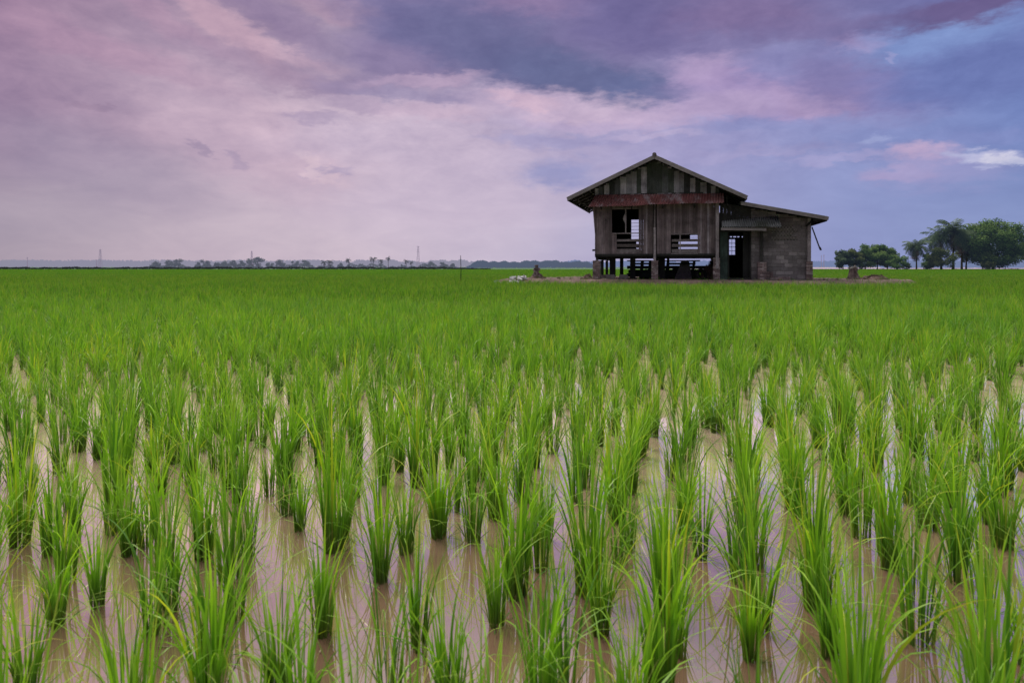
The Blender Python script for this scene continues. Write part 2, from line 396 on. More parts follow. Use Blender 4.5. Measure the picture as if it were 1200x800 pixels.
RA=R(18.6); du=np.array([math.sin(RA),math.cos(RA)]); dn=np.array([math.cos(RA),-math.sin(RA)])
RS,AS=.250,.222
def lattice(y0,y1,xm=.78,xp=1.0):
    """hill positions between two distances"""
    ymax=y1; ext=xm*ymax+xp+ymax*.4
    ni=int((ext+ymax)/RS)+4; nj=int((ext+ymax)/AS)+4
    out=[]
    i=np.arange(-ni,ni+1)[:,None]; j=np.arange(-nj,nj+1)[None,:]
    ph=((np.sin(i*12.9898)*43758.5453)%1.0)*.22+i*.06
    jj=j+ph
    X=i*RS*dn[0]+jj*AS*du[0]; Y=i*RS*dn[1]+jj*AS*du[1]
    X=X.ravel(); Y=Y.ravel()
    k=(Y>=y0)&(Y<y1)&(np.abs(X)<xm*Y+xp)
    return X[k],Y[k]
def jit(X,Y,g,miss=.09):
    k=g.random(len(X))>miss*np.where(Y>7,.4,1)*(1+1.6*np.clip(np.sin(X*1.3+2)*np.sin(Y*.9+X*.4),0,1))
    X,Y=X[k],Y[k]
    X=X+g.normal(0,.030,len(X)); Y=Y+g.normal(0,.055,len(Y)); X=X+g.normal(0,1,len(X))*np.clip((Y-4.5)*.022,0,.10)
    X=X+.05*np.sin(Y*.9+X*.5)+.02*np.sin(Y*2.7-X*1.9+2)
    k=sdist(X,Y)<-.25+.2*g.random(len(X)); return X[k],Y[k]

# twelve shapes of rice hill, each leaves + stems
g=np.random.default_rng(21)
shapes=[]
for q in range(20):
    nb=int(g.integers(14,46))
    p1=hill_blades(np.zeros(1),np.zeros(1),nb,9,g,1.0,hs=np.array([g.uniform(.85,1.15)]))
    V,Qd,T,al,rn=p1
    lv=np_mesh('leaves',V,Qd,T,M_rice,{'along':al,'rnd':rn},link=False).data
    ns=int(nb*.42); a=g.uniform(0,2*math.pi,ns); r=.030*np.sqrt(g.random(ns))
    base=np.stack([np.cos(a)*r,np.sin(a)*r,np.full(ns,-.03)],-1)
    pr=[]
    for tw in (0,math.pi/2):
        pr.append(blades(base,a,g.uniform(.16,.27,ns),g.uniform(.02,.1,ns),g.uniform(0,.15,ns),g.uniform(.0055,.0085,ns),4,g.uniform(.3,.9,ns),twist=np.full(ns,tw),w0=1.))
    # a few dead sheaths at the water line
    nd_=7; a=g.uniform(0,2*math.pi,nd_)
    base=np.stack([np.cos(a)*.035,np.sin(a)*.035,np.full(nd_,.0)],-1)
    pr.append(blades(base,a,g.uniform(.05,.11,nd_),g.uniform(.5,1.1,nd_),g.uniform(.2,.9,nd_),g.uniform(.003,.006,nd_),3,np.zeros(nd_),twist=g.normal(0,.5,nd_)))
    V,Qd,T,al,rn=cat(pr)
    al=al*.35
    st_=np_mesh('stems',V,Qd,T,M_stem,{'along':al,'rnd':rn},link=False).data
    shapes.append((lv,st_))
X,Y=lattice(.75,6.0,.8,3.5); X,Y=jit(X,Y,g,.09)
inv=(np.abs(X)<.75*Y+.12)&(Y>1.12)
idx=np.argsort(np.where(inv,Y,99)); sel=idx[:300]; rest=idx[300:]
LAB='clump of bright green young rice standing in the muddy water of the near rows'
for i in sel:
    lv,st_=shapes[random.randrange(len(shapes))]
    e=empty('rice_plant',(float(X[i]),float(Y[i]),0),random.uniform(0,6.28))
    s_=random.uniform(.80,1.27); e.scale=(s_,s_,s_*random.uniform(.92,1.08))
    tag(e,LAB,'rice plant','rice plants in the flooded near rows')
    for nm,me in (('leaves',lv),('stems',st_)):
        o=bpy.data.objects.new(nm,me); col.objects.link(o); o.parent=e
parts=[hill_blades(X[rest],Y[rest],32,6,g,1.0)]
X,Y=lattice(6.0,9,.85,4); X,Y=jit(X,Y,g); parts.append(hill_blades(X,Y,38,5,g,1.2))
X,Y=lattice(9,17,.85,4); X,Y=jit(X,Y,g); parts.append(hill_blades(X,Y,32,4,g,1.5))
V,Qd,T,al,rn=cat(parts)
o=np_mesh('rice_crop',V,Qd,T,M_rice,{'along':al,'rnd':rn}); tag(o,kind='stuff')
print('mid',len(V))
parts=[]
X,Y=lattice(17,52,.88,4); X,Y=jit(X,Y,g); parts.append(hill_blades(X,Y,11,3,g,2.6))
def far_rice(y0,y1,dens,wid,g):
    n=int(.9*(y1*y1-y0*y0)*dens)
    Y=np.sqrt(g.uniform(y0*y0,y1*y1,n)); X=g.uniform(-1,1,n)*(.9*Y)
    k=sdist(X,Y)<-.3; X,Y=X[k],Y[k]; n=len(X)
    base=np.stack([X,Y,np.full(n,.1)],-1)
    return blades(base,g.uniform(0,6.28,n),g.uniform(.22,.36,n),g.uniform(0,.3,n),g.uniform(.1,1.3,n),g.uniform(.6,1.3,n)*wid,2,np.clip(g.normal(.5,.2,n),0,1),w0=.8)
parts.append(far_rice(52,110,30,.035,g)); parts.append(far_rice(110,208,7,.08,g))
V,Qd,T,al,rn=cat(parts)
print('far',len(V))
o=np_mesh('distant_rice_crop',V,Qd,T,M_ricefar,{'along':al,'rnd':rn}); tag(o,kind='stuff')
# the closed leaf canopy far out: a rolling sheet of the same green just under the tips
m,t=newmat('canopy')
oc=t.n('ShaderNodeTexCoord').outputs['Object']
n_=t.noise(t.scale(oc,(1.2,.5,1)),1,6,.7).outputs[0]
cc=t.ramp(n_,[(.3,(.035,.09,.01)),(.7,(.075,.165,.018))])
p=t.n('ShaderNodeBsdfDiffuse',ins={0:cc}); t.n('ShaderNodeOutputMaterial',ins={0:p.outputs[0]})
V=[];nq=60
for yy in (70,90,115,145,175,208):
    V+=[(xx,yy,.27) for xx in np.linspace(-.95*yy,.95*yy,nq)]
V=np.array(V); ii=(np.arange(5)[:,None]*nq+np.arange(nq-1)[None,:]).ravel()
o=np_mesh('rice_canopy',V,np.stack([ii,ii+1,ii+nq+1,ii+nq],-1),np.zeros((0,3),int),m); tag(o,kind='stuff')
# scraps of straw floating on the water
n=900; Y=np.sqrt(g.uniform(1.2,36,n)); X=g.uniform(-1,1,n)*(.76*Y+.1)
a=g.uniform(0,6.28,n); l=g.uniform(.004,.022,n); w_=g.uniform(.0007,.0018,n)
ca,sa=np.cos(a),np.sin(a); V=np.empty((n,4,3))
for k,(i,j) in enumerate(((-1,-1),(1,-1),(1,1),(-1,1))):
    V[:,k,0]=X+i*l*ca-j*w_*sa; V[:,k,1]=Y+i*l*sa+j*w_*ca; V[:,k,2]=.003+.002*g.random(n)
M_straw=surf_mat('straw',[(0,(.07,.05,.035)),(.6,(.2,.15,.09)),(1,(.45,.38,.25))],gamt=.1,samt=.1)
o=np_mesh('floating_straw',V.reshape(-1,3),np.arange(n*4).reshape(-1,4),np.zeros((0,3),int),M_straw,{'tint':np.repeat(g.random(n),4)}); tag(o,kind='stuff')
# weeds on the edges of the soil and round the house
n=26000; X=g.uniform(-2.5,22.5,n); Y=g.uniform(31,48,n); d_=sdist(X,Y)
k=(d_>-.5)&(g.random(n)<np.where(d_<.8,.55,.10)*(.25+1.2*np.clip(wob(X,Y,1.3,5)+.35,0,1))); X,Y=X[k],Y[k]; n=len(X)
zg=mound_z(X,Y)
V,Qd,T,al,rn=blades(np.stack([X,Y,zg-.01],-1),g.uniform(0,6.28,n),g.uniform(.05,.22,n),g.uniform(0,.5,n),g.uniform(.2,1.5,n),g.uniform(.012,.03,n),3,np.clip(g.normal(.4,.25,n),0,1))
o=np_mesh('weeds',V,Qd,T,M_ricefar,{'along':al,'rnd':rn}); tag(o,kind='stuff')
# ------------------------------------------------------------------ materials for the built things
G=lambda v,tt=(1,1,1):(v*tt[0],v*tt[1],v*tt[2])
M_plank=surf_mat('weathered_plank',[(0,(.105,.088,.093)),(.5,(.19,.155,.165)),(.85,(.24,.20,.215)),(1,(.42,.385,.43))],grain=(45,45,1.1),gamt=.6,stain=1.3,samt=.55,bump=.4)
M_gable=surf_mat('gable_plank',[(0,(.05,.055,.06)),(.35,(.08,.10,.09)),(.5,(.13,.14,.16)),(.62,(.25,.26,.30)),(1,(.48,.48,.55))],grain=(40,40,1.6),gamt=.5,stain=1.6,samt=.65,bump=.4,moss=((.05,.085,.05),1.5,.45))
M_timber=surf_mat('old_timber',[(0,(.09,.078,.075)),(1,(.34,.31,.33))],grain=(12,12,12),gamt=.4,stain=1.5,samt=.4)
M_verge=surf_mat('verge_timber',[(0,(.22,.21,.215)),(1,(.30,.285,.29))],grain=(3,3,14),gamt=.3,stain=1.2,samt=.35)
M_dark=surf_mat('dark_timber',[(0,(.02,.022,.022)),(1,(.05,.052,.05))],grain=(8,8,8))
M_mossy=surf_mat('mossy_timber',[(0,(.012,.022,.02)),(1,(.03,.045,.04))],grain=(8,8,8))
M_rust=surf_mat('rusty_sheet',[(0,(.14,.055,.06)),(.6,(.22,.085,.085)),(.9,(.24,.12,.12)),(1,(.27,.20,.21))],grain=(14,14,1.5),gamt=.6,stain=1.6,samt=.5,rough=.7,moss=((.34,.31,.34),2.6,.75))
M_sheet=surf_mat('corrugated_sheet',[(0,(.13,.14,.145)),(1,(.22,.235,.24))],grain=(6,6,2),gamt=.35,stain=1.2,samt=.6,rough=.6,moss=((.05,.06,.04),1.0,.7))
M_block=surf_mat('concrete_block',[(0,(.17,.158,.166)),(.8,(.215,.20,.21)),(1,(.32,.30,.31))],grain=(14,14,14),gamt=.3,stain=.9,samt=.5,bump=.5,moss=((.08,.08,.08),.7,.5))
M_mortar=surf_mat('mortar',[(0,(.10,.095,.09)),(1,(.13,.12,.115))],grain=(20,20,20),gamt=.3)
M_brick=surf_mat('brick',[(0,(.16,.125,.13)),(.5,(.27,.20,.20)),(1,(.42,.37,.37))],grain=(16,16,16),gamt=.4,stain=2,samt=.5)
M_conc=surf_mat('concrete',[(0,(.19,.18,.175)),(1,(.27,.255,.25))],grain=(9,9,9),gamt=.3,stain=2,samt=.4)
M_greenp=surf_mat('green_painted_board',[(0,(.045,.075,.065)),(1,(.075,.10,.09))],grain=(30,30,1.5),gamt=.5,stain=1.8,samt=.6)
M_white=surf_mat('white_scrap',[(0,(.45,.45,.46)),(1,(.75,.75,.76))],grain=(9,9,9),gamt=.2,stain=3,samt=.2)
M_tarp=surf_mat('grey_tarp',[(0,(.20,.23,.23)),(1,(.24,.27,.27))],grain=(7,7,7),gamt=.3,stain=3,samt=.3,rough=.6)

# ------------------------------------------------------------------ the house on stilts (local axes: s along the front, v into depth)
TH=R(14); HX,HYY=4.43,36.5; cs,sn_=math.cos(TH),math.sin(TH)
house=empty('stilt_house',(HX,HYY,0),-TH)
tag(house,'weathered grey timber house on brick piers with a low block lean-to','house')
def S(px,v=0):
    r=(px-600)/F; return (r*(HYY+v*cs)-HX-v*sn_)/(cs+r*sn_)
def Z(py,s,v=0): return HC-(py-HY)/F*(HYY-s*sn_+v*cs)
def SZ(px,py,v=0):
    s=S(px,v); return s,Z(py,s,v)
GZ0=.40; FL=1.72; W1=6.38; DV=7.4     # ground, floor underside, right wall, depth
RS_,RZ=3.15,6.80; EL_,ELZ=-1.34,4.74; ER,ERZ=7.64,4.60
def roof_z(s): return RZ-(RS_-s)*(RZ-ELZ)/(RS_-EL_) if s<RS_ else RZ-(s-RS_)*(RZ-ERZ)/(ER-RS_)

def planks(mb,s0,s1,z0,z1,v,holes=(),pw=.15,th=.025,ztop=None,ragged=.0,seed=0,gap=.003):
    rd=random.Random(seed); s=s0
    while s<s1-.01:
        w_=min(pw*rd.uniform(.85,1.15),s1-s); a,b=s,s+w_; c_=(a+b)/2
        zt=ztop(c_) if ztop else z1
        segs=[(z0-rd.uniform(0,ragged),zt)]
        for (h0,h1,y0,y1) in holes:
            if h0<c_<h1:
                ns=[]
                for (p_,q_) in segs:
                    if y1<=p_ or y0>=q_: ns.append((p_,q_)); continue
                    if y0>p_: ns.append((p_,y0))
                    if y1<q_: ns.append((y1,q_))
                segs=ns
        tt=rd.random()**1.25; dv_=rd.uniform(-.006,.006)
        for (p_,q_) in segs: mb.box(a+gap,b-gap,v+dv_,v+th+dv_,p_,q_,tint=min(1,max(0,tt+rd.uniform(-.05,.05))))
        s+=w_
def side_planks(mb,v0,v1,z0,z1,s,pw=.16,seed=0,th=.025):
    rd=random.Random(seed); v=v0
    while v<v1-.01:
        w_=min(pw,v1-v); mb.box(s,s+th,v+.003,v+w_-.003,z0,z1,tint=rd.random()); v+=w_
def bricks(mb,s0,s1,v0,v1,z0,z1,ch=.078,bl=.22,jit=.006,seed=0):
    rd=random.Random(seed); z=z0; k=0
    while z<z1-.02:
        h=min(ch,z1-z); n=max(1,round((s1-s0)/bl)); e=(s1-s0)/n; m_=max(1,round((v1-v0)/.12))
        st=[s0]+[s0+e*(i+.5*(k%2)) for i in range(0 if k%2 else 1,n)]+[s1]
        st=sorted(set(round(x,4) for x in st))
        for i in range(len(st)-1):
            if st[i+1]-st[i]<.02: continue
            o_=rd.uniform(-jit,jit)*2
            mb.box(st[i]+.005,st[i+1]-.005,v0+o_,v1+o_,z+.004,z+h-.006,tint=rd.random(),jit=jit*.5)
        z+=h;k+=1
    mb.box(s0+.015,s1-.015,v0+.02,v1-.02,z0,z1-.01,tint=.1)

# openings in the front wall
wl0,wl1=S(718),S(749.5); wl_t=Z(246,wl0); wl_m=Z(273.6,wl0); wl_b=Z(296,wl0)
wl0b=S(722.5)
wr0,wr1=S(787),S(817.5); wr_t=Z(275.6,wr0); wr_b=Z(297,wr0)
front=MB()
holes=[(wl0,wl1,wl_m,wl_t),(wl0b,wl1,wl_b,wl_m+.001),(wr0,wr1,wr_b,wr_t)]
planks(front,0,S(765.2),FL+.06,4.75,0,holes,seed=3,ragged=.03,pw=.115)
planks(front,S(769.5),W1-.12,FL+.06,4.75,.012,holes,seed=5,ragged=.03,pw=.115)
fw=front.build('front_wall',M_plank,house)
# flaring left edge boards
mb=MB(); mb.add([(-.14,-.03,4.6),(.02,-.03,4.6),(.02,-.03,2.9),(0,-.03,2.9),(-.14,.0,4.6),(.02,.0,4.6),(.02,.0,2.9),(0,.0,2.9)],[(0,1,2,3),(7,6,5,4),(0,3,7,4)],.6)
mb.build('edge_board',M_plank,house)
# gable boards above the awning, under the rafters
gb=MB(); planks(gb,-.0,W1,4.76,5,.03,ztop=lambda s:roof_z(s)-.12,pw=.2,seed=11,th=.02)
planks(gb,.5,5.6,4.95,5,-.002,ztop=lambda s:min(roof_z(s)-.2,4.95+max(.05,(2.2-abs(s-3.0)*.62))),pw=.27,seed=17,th=.02)
gb.build('gable_boards',M_gable,house)
# back and side walls, floor
def ray_hole(px0,px1,py0,py1,v):
    s0,s1=S(px0,v),S(px1,v); return (s0,s1,Z(py1,(s0+s1)/2,v),Z(py0,(s0+s1)/2,v))
bh=[ray_hole(739,754,258,281,DV),ray_hole(745,756,284,288,DV),ray_hole(745,753,291,294,DV),ray_hole(808.5,822,276,281,DV),ray_hole(796,822,283.6,286.4,DV),ray_hole(796,822,290,292.2,DV)]
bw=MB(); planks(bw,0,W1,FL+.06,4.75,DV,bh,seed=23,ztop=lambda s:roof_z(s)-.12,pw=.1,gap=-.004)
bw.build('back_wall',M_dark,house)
mb=MB()
for h in bh[:1]+bh[3:4]:
    for k in range(1,6):
        z=h[2]+(h[3]-h[2])*k/6
        if h is bh[0] or k in(3,): mb.box(h[0],h[1],DV+.03,DV+.05,z-.012,z+.012,tint=.5)
mb.build('louvre',M_timber,house)
mb=MB(); side_planks(mb,.03,DV,FL+.06,4.7,0.0,seed=2); mb.build('side_wall',M_plank,house)
mb=MB(); side_planks(mb,.03,DV,FL+.06,4.6,W1-.03,seed=4); mb.build('side_wall',M_plank,house)
mb=MB(); mb.box(.0,W1,.03,DV,FL+.0,FL+.055,.3)
for k in range(7):
    mb.box(.0,W1,.05+k*(DV-.15)/6,.17+k*(DV-.15)/6,FL-.12,FL-.002,.4)
for s in (.05,3.05,W1-.15): mb.box(s,s+.1,-.02,DV,FL-.24,FL-.122,.2)
mb.build('floor_frame',M_dark,house)
mb=MB(); mb.box(.0,W1,-.035,-.003,FL-.05,FL+.055,.5); mb.build('sill_beam',M_dark,house)
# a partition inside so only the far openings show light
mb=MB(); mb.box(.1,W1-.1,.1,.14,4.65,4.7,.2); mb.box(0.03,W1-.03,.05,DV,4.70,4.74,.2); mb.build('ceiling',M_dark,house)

# windows
def window(s0,s1,zb,zt,mull,fr,slats,z_sl0,z_sl1,s0b):
    mb=MB(); 
    mb.box(s0-.02,s1+.02,-.03,-.004,zt,zt+.06,.5); mb.box(s0-.02,s1+.02,-.045,-.004,zb-.05,zb,.8)
    for a in mull: mb.box(a-.03,a+.03,-.02,.03,zb,zt,.8)
    f_=mb.build('window',M_timber,house)
    for (za,zc,tl) in slats:
        q=MB(); q.box(s0b+.01,s1-.01,.032,.055,za,zc,random.random(),jit=.008); q.build('slat',M_timber,f_)
    return f_
zz=lambda y:Z(y,wl0)
win=window(wl0,wl1,wl_m,wl_t,[S(733.3)],None,[(zz(a),zz(b),0) for a,b in ((283.6,281.0),(290.2,286.6),(296,292.2))],0,0,wl0b)
mb=MB(); mb.add([(S(730),-.01,zz(257)),(S(732),-.01,zz(251)),(S(733),-.01,zz(254)),(S(732),-.01,zz(262))],[(0,1,2,3)],.9); mb.build('torn_scrap',M_timber,win)
zz2=lambda y:Z(y,wr0)
win=window(wr0,wr1,wr_b-.0,wr_t,[S(797.0)],None,[(zz2(a),zz2(b),0) for a,b in ((283.6,280.9),(289.8,286.6),(296.5,292.6))],0,0,wr0)
# red corrugated awning over both windows
def corr(mb,A,B,C,D,nw,amp,nv=3,tint=None,ragged=0,thk=0):
    A,B,C,D=map(Vector,(A,B,C,D)); nrm_=(B-A).cross(D-A).normalized()
    nu=nw*6
    vs=[];fs=[];
    base_=len(mb.v)
    for j in range(nv+1):
        for i in range(nu+1):
            u_=i/nu; v_=j/nv
            P=(A*(1-u_)+B*u_)*(1-v_)+(D*(1-u_)+C*u_)*v_
            P=P+nrm_*math.sin(u_*nw*2*math.pi)*amp
            if j==nv and ragged: P=P+(C-B).normalized()*ragged*(math.sin(u_*7.1)+.6*math.sin(u_*23))*.5
            vs.append(P)
    for j in range(nv):
        for i in range(nu):
            sheet=int((i/nu)*nw/9)
            fs.append((j*(nu+1)+i,j*(nu+1)+i+1,(j+1)*(nu+1)+i+1,(j+1)*(nu+1)+i))
    for p_ in vs: mb.v.append(tuple(p_))
    rd=random.Random(nw); tn=[.15+rd.random()*.75 for _ in range(60)]
    for k,f_ in enumerate(fs):
        mb.f.append(tuple(q+base_ for q in f_)); i=k%nu
        mb.t.append(tint if tint is not None else tn[int(i/nu*nw/9)])
mb=MB()
aL,aLz=SZ(689.5,242.6,-.55); aR,aRz=SZ(848.5,238.0,-.5)
tL,tLz=SZ(698,229.0,-.06); tR,tRz=SZ(848,227.0,-.06)
corr(mb,(tL,-.06,tLz),(tR,-.06,tRz),(aR,-.5,aRz),(aL,-.55,aLz),50,.028,ragged=.06)
mb.build('awning',M_rust,house)
mb=MB(); mb.box(tL,tR,-.052,-.02,tRz-.22,tRz-.1,.2)
for k in range(5):
    s=tL+.3+k*1.6; mb.bar((s,-.03,4.15),(s,-.47,4.24),.05,tint=.3); mb.bar((s,-.045,4.15),(s,-.045,4.75),.05,tint=.3)
mb.build('awning_frame',M_dark,house)
# roof
def slope(s0,z0,s1,z1,v0,v1,nw,name,m_,dz=.0,ov=0):
    mb=MB(); corr(mb,(s0,v0,z0+dz),(s0,v1,z0+dz),(s1,v1,z1+dz),(s1,v0,z1+dz),nw,.02,nv=4)
    return mb.build(name,m_,house)
RV0,RV1=-.82,DV+.75
for (a,za) in ((EL_,ELZ),(ER,ERZ)):
    r_=slope(a,za,RS_,RZ,RV0,RV1,110,'roof',M_sheet,.03)
    mb=MB(); n=9
    for k in range(n):
        v=RV0+.1+k*(RV1-RV0-.2)/(n-1); mb.bar((a,v,za-.06),(RS_,v,RZ-.06),.06,.1,tint=.3)
    for k in range(6):
        f_=k/5.; mb.bar((a+(RS_-a)*f_,RV0+.05,za+(RZ-za)*f_-.015),(a+(RS_-a)*f_,RV1-.05,za+(RZ-za)*f_-.015),.05,.04,tint=.2)
    mb.build('rafters',M_dark,r_)
    mb=MB(); mb.bar((a-.02*(1 if a<0 else -1),RV0-.03,za-.075),(RS_,RV0-.03,RZ-.075),.05,.19,tint=.5)
    mb.build('verge_board',M_verge,r_)
    mb=MB(); mb.box(a-.02,a+.02,RV0,RV1,za-.16,za-.01,.4); mb.build('fascia',M_dark,r_)
mb=MB(); mb.tube([(RS_,RV0-.08,RZ+.03),(RS_,RV1,RZ+.03)],[.11,.11],10,.4); mb.build('ridge_cap',M_timber,house)
# eave lining seen on the left, under the overhang
mb=MB(); 
for k in range(3):
    s=-.25-.4*k; mb.box(s-.02,s+.02,RV0+.1,RV1-.1,roof_z(s)-.13,roof_z(s)-.09,.3)
mb.bar((-1.2,.02,4.55),(0,.02,4.42),.05,tint=.3); mb.build('eave_battens',M_dark,house)

# front posts on brick piers
def post(s,v,w_,z0,z1,m_=M_timber,tint=.7,parent=house,name='post'):
    mb=MB(); mb.box(s-w_/2,s+w_/2,v-w_/2,v+w_/2,z0,z1,tint,jit=.006); return mb.build(name,m_,parent)
def pier(s,v,w_,d_,z1,seed,m_=M_brick,parent=house,z0=.25):
    mb=MB(); bricks(mb,s-w_/2,s+w_/2,v-d_/2,v+d_/2,z0,z1,seed=seed); return mb.build('brick_pier',m_,parent)
post(.10,-.0+.09,.14,1.35,FL-.25); post(S(767.3),-.07,.11,FL-.3,3.15,tint=1.0); post(S(767.3),-.06,.09,3.15,4.35,tint=.3)
post(S(840.5),-.09,.16,1.0,4.55,tint=.9)
pier(S(699),.1,.40,.36,1.44,1); pier(S(767.3),.05,.34,.34,1.42,2); pier(S(839.6),.05,.34,.34,1.55,3)
mb=MB(); mb.box(-.13,.0,-.05,.02,1.93,2.03,.3); mb.build('bracket',M_dark,house)
# inner stilts: rows going back
for r_,v in enumerate((2.45,4.9,7.3)):
    for s in (.12,3.12,W1-.12):
        post(s,v,.15,.3,FL-.25,M_dark,.4)
        mb=MB(); mb.box(s-.2,s+.2,v-.2,v+.2,.25,.62,.4,jit=.02); mb.build('footing',M_conc,house)
for px,v,wd_ in ((718,1.2,.30),(728.5,3.2,.20),(741.5,1.4,.28),(776,1.3,.30),(783,3.5,.14)):
    post(S(px,v),v,wd_,.3,FL-.13,M_dark,.6)
for px,v in ((716,.7),(731,.9)):
    s=S(px,v); mb=MB(); mb.box(s-.22,s+.22,v-.2,v+.2,.3,.66,.6,jit=.025); mb.box(s-.3,s+.3,v-.28,v+.28,.28,.44,.4,jit=.02); mb.build('footing',M_conc,house)
mb=MB(); a=SZ(742,304.3,1); b=SZ(764,299.6,1); mb.bar((a[0],1,a[1]),(b[0],1,b[1]),.03,tint=.5); mb.build('loose_strut',M_timber,house)

# ---- lean-to
LS0,LS1=W1+.06,S(946); LV=6.0
lz=lambda s: 3.50+(11.39-s)*.2065
Lz0=.42
# green board beside the door
mb=MB(); planks(mb,S(843.8),S(853),Lz0,Z(272.5,6.6),0,pw=.2,seed=8); mb.build('green_board',M_greenp,house)
# block wall
d0,d1=S(853),S(879.5); dzt=Z(272,7.3); 
bwl=MB(); rd=random.Random(5)
zc=Lz0-.1; row=0; vz0,vz1=Z(282.5,9.4),Z(265.5,9.4); vs0,vs1=S(904),S(936)
while zc<4.4:
    h=.19; s=d1+.03-(.2 if row%2 else 0)
    while s<LS1:
        a,b=max(s,d1+.03),min(s+.395,LS1); top_=min(zc+h,lz((a+b)/2)-.16)
        invent=(a>vs0-.1 and b<vs1+.1 and zc>vz0-.03 and zc+h<vz1+.06)
        if b-a>.03 and top_-zc>.04 and not invent:
            o_=rd.uniform(-.006,.006); bwl.box(a+.006,b-.006,o_,.14,zc+.006,top_-.006,tint=rd.random(),jit=.004)
        s+=.395
    zc+=h; row+=1
bl=bwl.build('block_wall',M_block,house)
mb=MB()  # mortar core
def core(a,b,z0,z1): mb.box(a,b,.02,.12,z0,z1,.5)
va0=vs0-.02; core(d1+.04,va0,Lz0-.1,lz(va0)-.2); core(vs1+.05,LS1-.01,Lz0-.1,lz(LS1)-.2); core(va0,vs1+.05,Lz0-.1,vz0-.04); core(va0,vs1+.05,vz1+.04,lz(vs1)-.24)
mb.build('mortar',M_mortar,bl)
# pierced vent blocks
mb=MB(); nvx=10; nvz=4
cw=(vs1-vs0+.2)/nvx; chh=(vz1-vz0+.1)/nvz
for i in range(nvx):
    for j in range(nvz):
        a=vs0-.12+i*cw; z=vz0-.06+j*chh
        mb.bar((a,.03,z),(a+cw,.03,z+chh),.05,.035,tint=1.); mb.bar((a,.035,z+chh),(a+cw,.035,z),.05,.035,tint=1.)
        mb.bar((a,.032,z),(a+cw,.032,z),.05,.03,tint=.6)
mb.box(vs0-.16,vs1+.1,.11,.14,vz0-.08,vz1+.08,.0)
mb.build('vent_blocks',M_conc,bl)
# wall above the awning, dark boards between the two roofs
mb=MB(); planks(mb,W1+.02,d1+.03,Z(272,7)-.0,4,.03,ztop=lambda s:lz(s)-.15,seed=31,pw=.2); mb.build('boards_over_door',M_dark,house)
# side and back walls
mb=MB(); mb.box(LS1-.14,LS1,.15,LV,Lz0-.1,3.35,.5); mb.build('side_wall',M_block,house)
lh=[ray_hole(853.2,862,281,299,LV)]+[ray_hole(855+i*4.6,858+i*4.6,277.4,278.6,LV) for i in range(4)]
mb=MB(); planks(mb,W1+.02,LS1-.15,Lz0,4,LV,lh,seed=41,ztop=lambda s:lz(s)-.15,pw=.06,gap=-.004); mb.build('back_wall',M_dark,house)
mb=MB(); h=lh[0]
for k in range(1,4): z=h[2]+(h[3]-h[2])*k/4; mb.box(h[0],h[1],LV-.03,LV-.005,z-.015,z+.015,.3)
mb.box((h[0]+h[1])/2-.012,(h[0]+h[1])/2+.012,LV-.035,LV-.006,h[2],h[3],.3); mb.build('grille',M_dark,house)
mb=MB(); mb.box(W1,LS1,-.12,LV,.30,.455,.5); mb.build('floor_slab',M_conc,house)
# door frame, open doorway
mb=MB(); mb.box(d0-.0,d0+.06,-.03,.1,.456,dzt,.4); mb.box(d1-.04,d1+.028,-.03,.1,.456,dzt,.4); mb.box(d0-.02,d1+.028,-.035,.1,dzt,dzt+.08,.5); mb.box(d0-.02,d1+.03,-.16,.11,.456,.52,.8)
mb.build('door_frame',M_dark,house)
mb=MB(); mb.box(d1-.36,d1-.05,.12,.17,.53,dzt-.02,.1); mb.build('door',M_dark,house)
# posts and piers of the lean-to
post(S(892.2),-.06,.13,1.0,Z(268,8.5),M_dark,1.0); post(S(948),-.03,.17,1.25,lz(10.7)-.12,tint=.9)
pier(S(892.6),-.12,.42,.22,Z(307.5,8.4),7); pier(S(948.2),.0,.30,.3,Z(306.5,10.7),9)
mb=MB(); bricks(mb,S(898),S(906),-.09,-.01,.4,.85,seed=5); mb.build('broken_brick',M_brick,house)
mb=MB(); bricks(mb,S(906),S(926),-.07,-.009,.4,.6,seed=6); mb.build('brick_footing',M_brick,house)
# lean-to roof
l0=S(868.5,-.6)
r_=slope(11.39,lz(11.39)+.0,l0,lz(l0),-.62,LV+.5,95,'lean_to_roof',M_sheet,.03)
mb=MB(); mb.bar((l0,-.65,lz(l0)-.06),(11.42,-.65,lz(11.42)-.06),.05,.17,tint=.5); mb.build('verge_board',M_verge,r_)
mb=MB()
for k in range(7): mb.bar((l0,-.5+k*1.1,lz(l0)-.06),(11.36,-.5+k*1.1,lz(11.36)-.06),.06,.09,tint=.3)
mb.box(11.33,11.37,-.6,LV+.45,lz(11.36)-.2,lz(11.36)-.02,.3); mb.box(11.0,11.04,-.3,LV,lz(11.0)-.25,lz(11.0)-.1,.3)
mb.build('rafters',M_dark,r_)
a=SZ(951.5,266.5,-.2); b=SZ(961,292.5,-.25)
mb=MB(); mb.bar((a[0],-.2,a[1]),(b[0],-.25,b[1]),.09,.06,tint=.3); mb.bar((b[0]-.02,-.25,b[1]+.1),(b[0]+.04,-.25,b[1]-.05),.15,.07,tint=.2); mb.build('hanging_brace',M_dark,house)
mb=MB(); mb.bar((a[0]+.0,-.1,lz(11.0)-.22),(a[0]-.25,-.1,a[1]+.05),.1,tint=.1); mb.box(10.75,11.3,-.45,-.41,lz(11.1)-.22,lz(11.1)-.08,.2); mb.build('eave_bracket',M_dark,house)
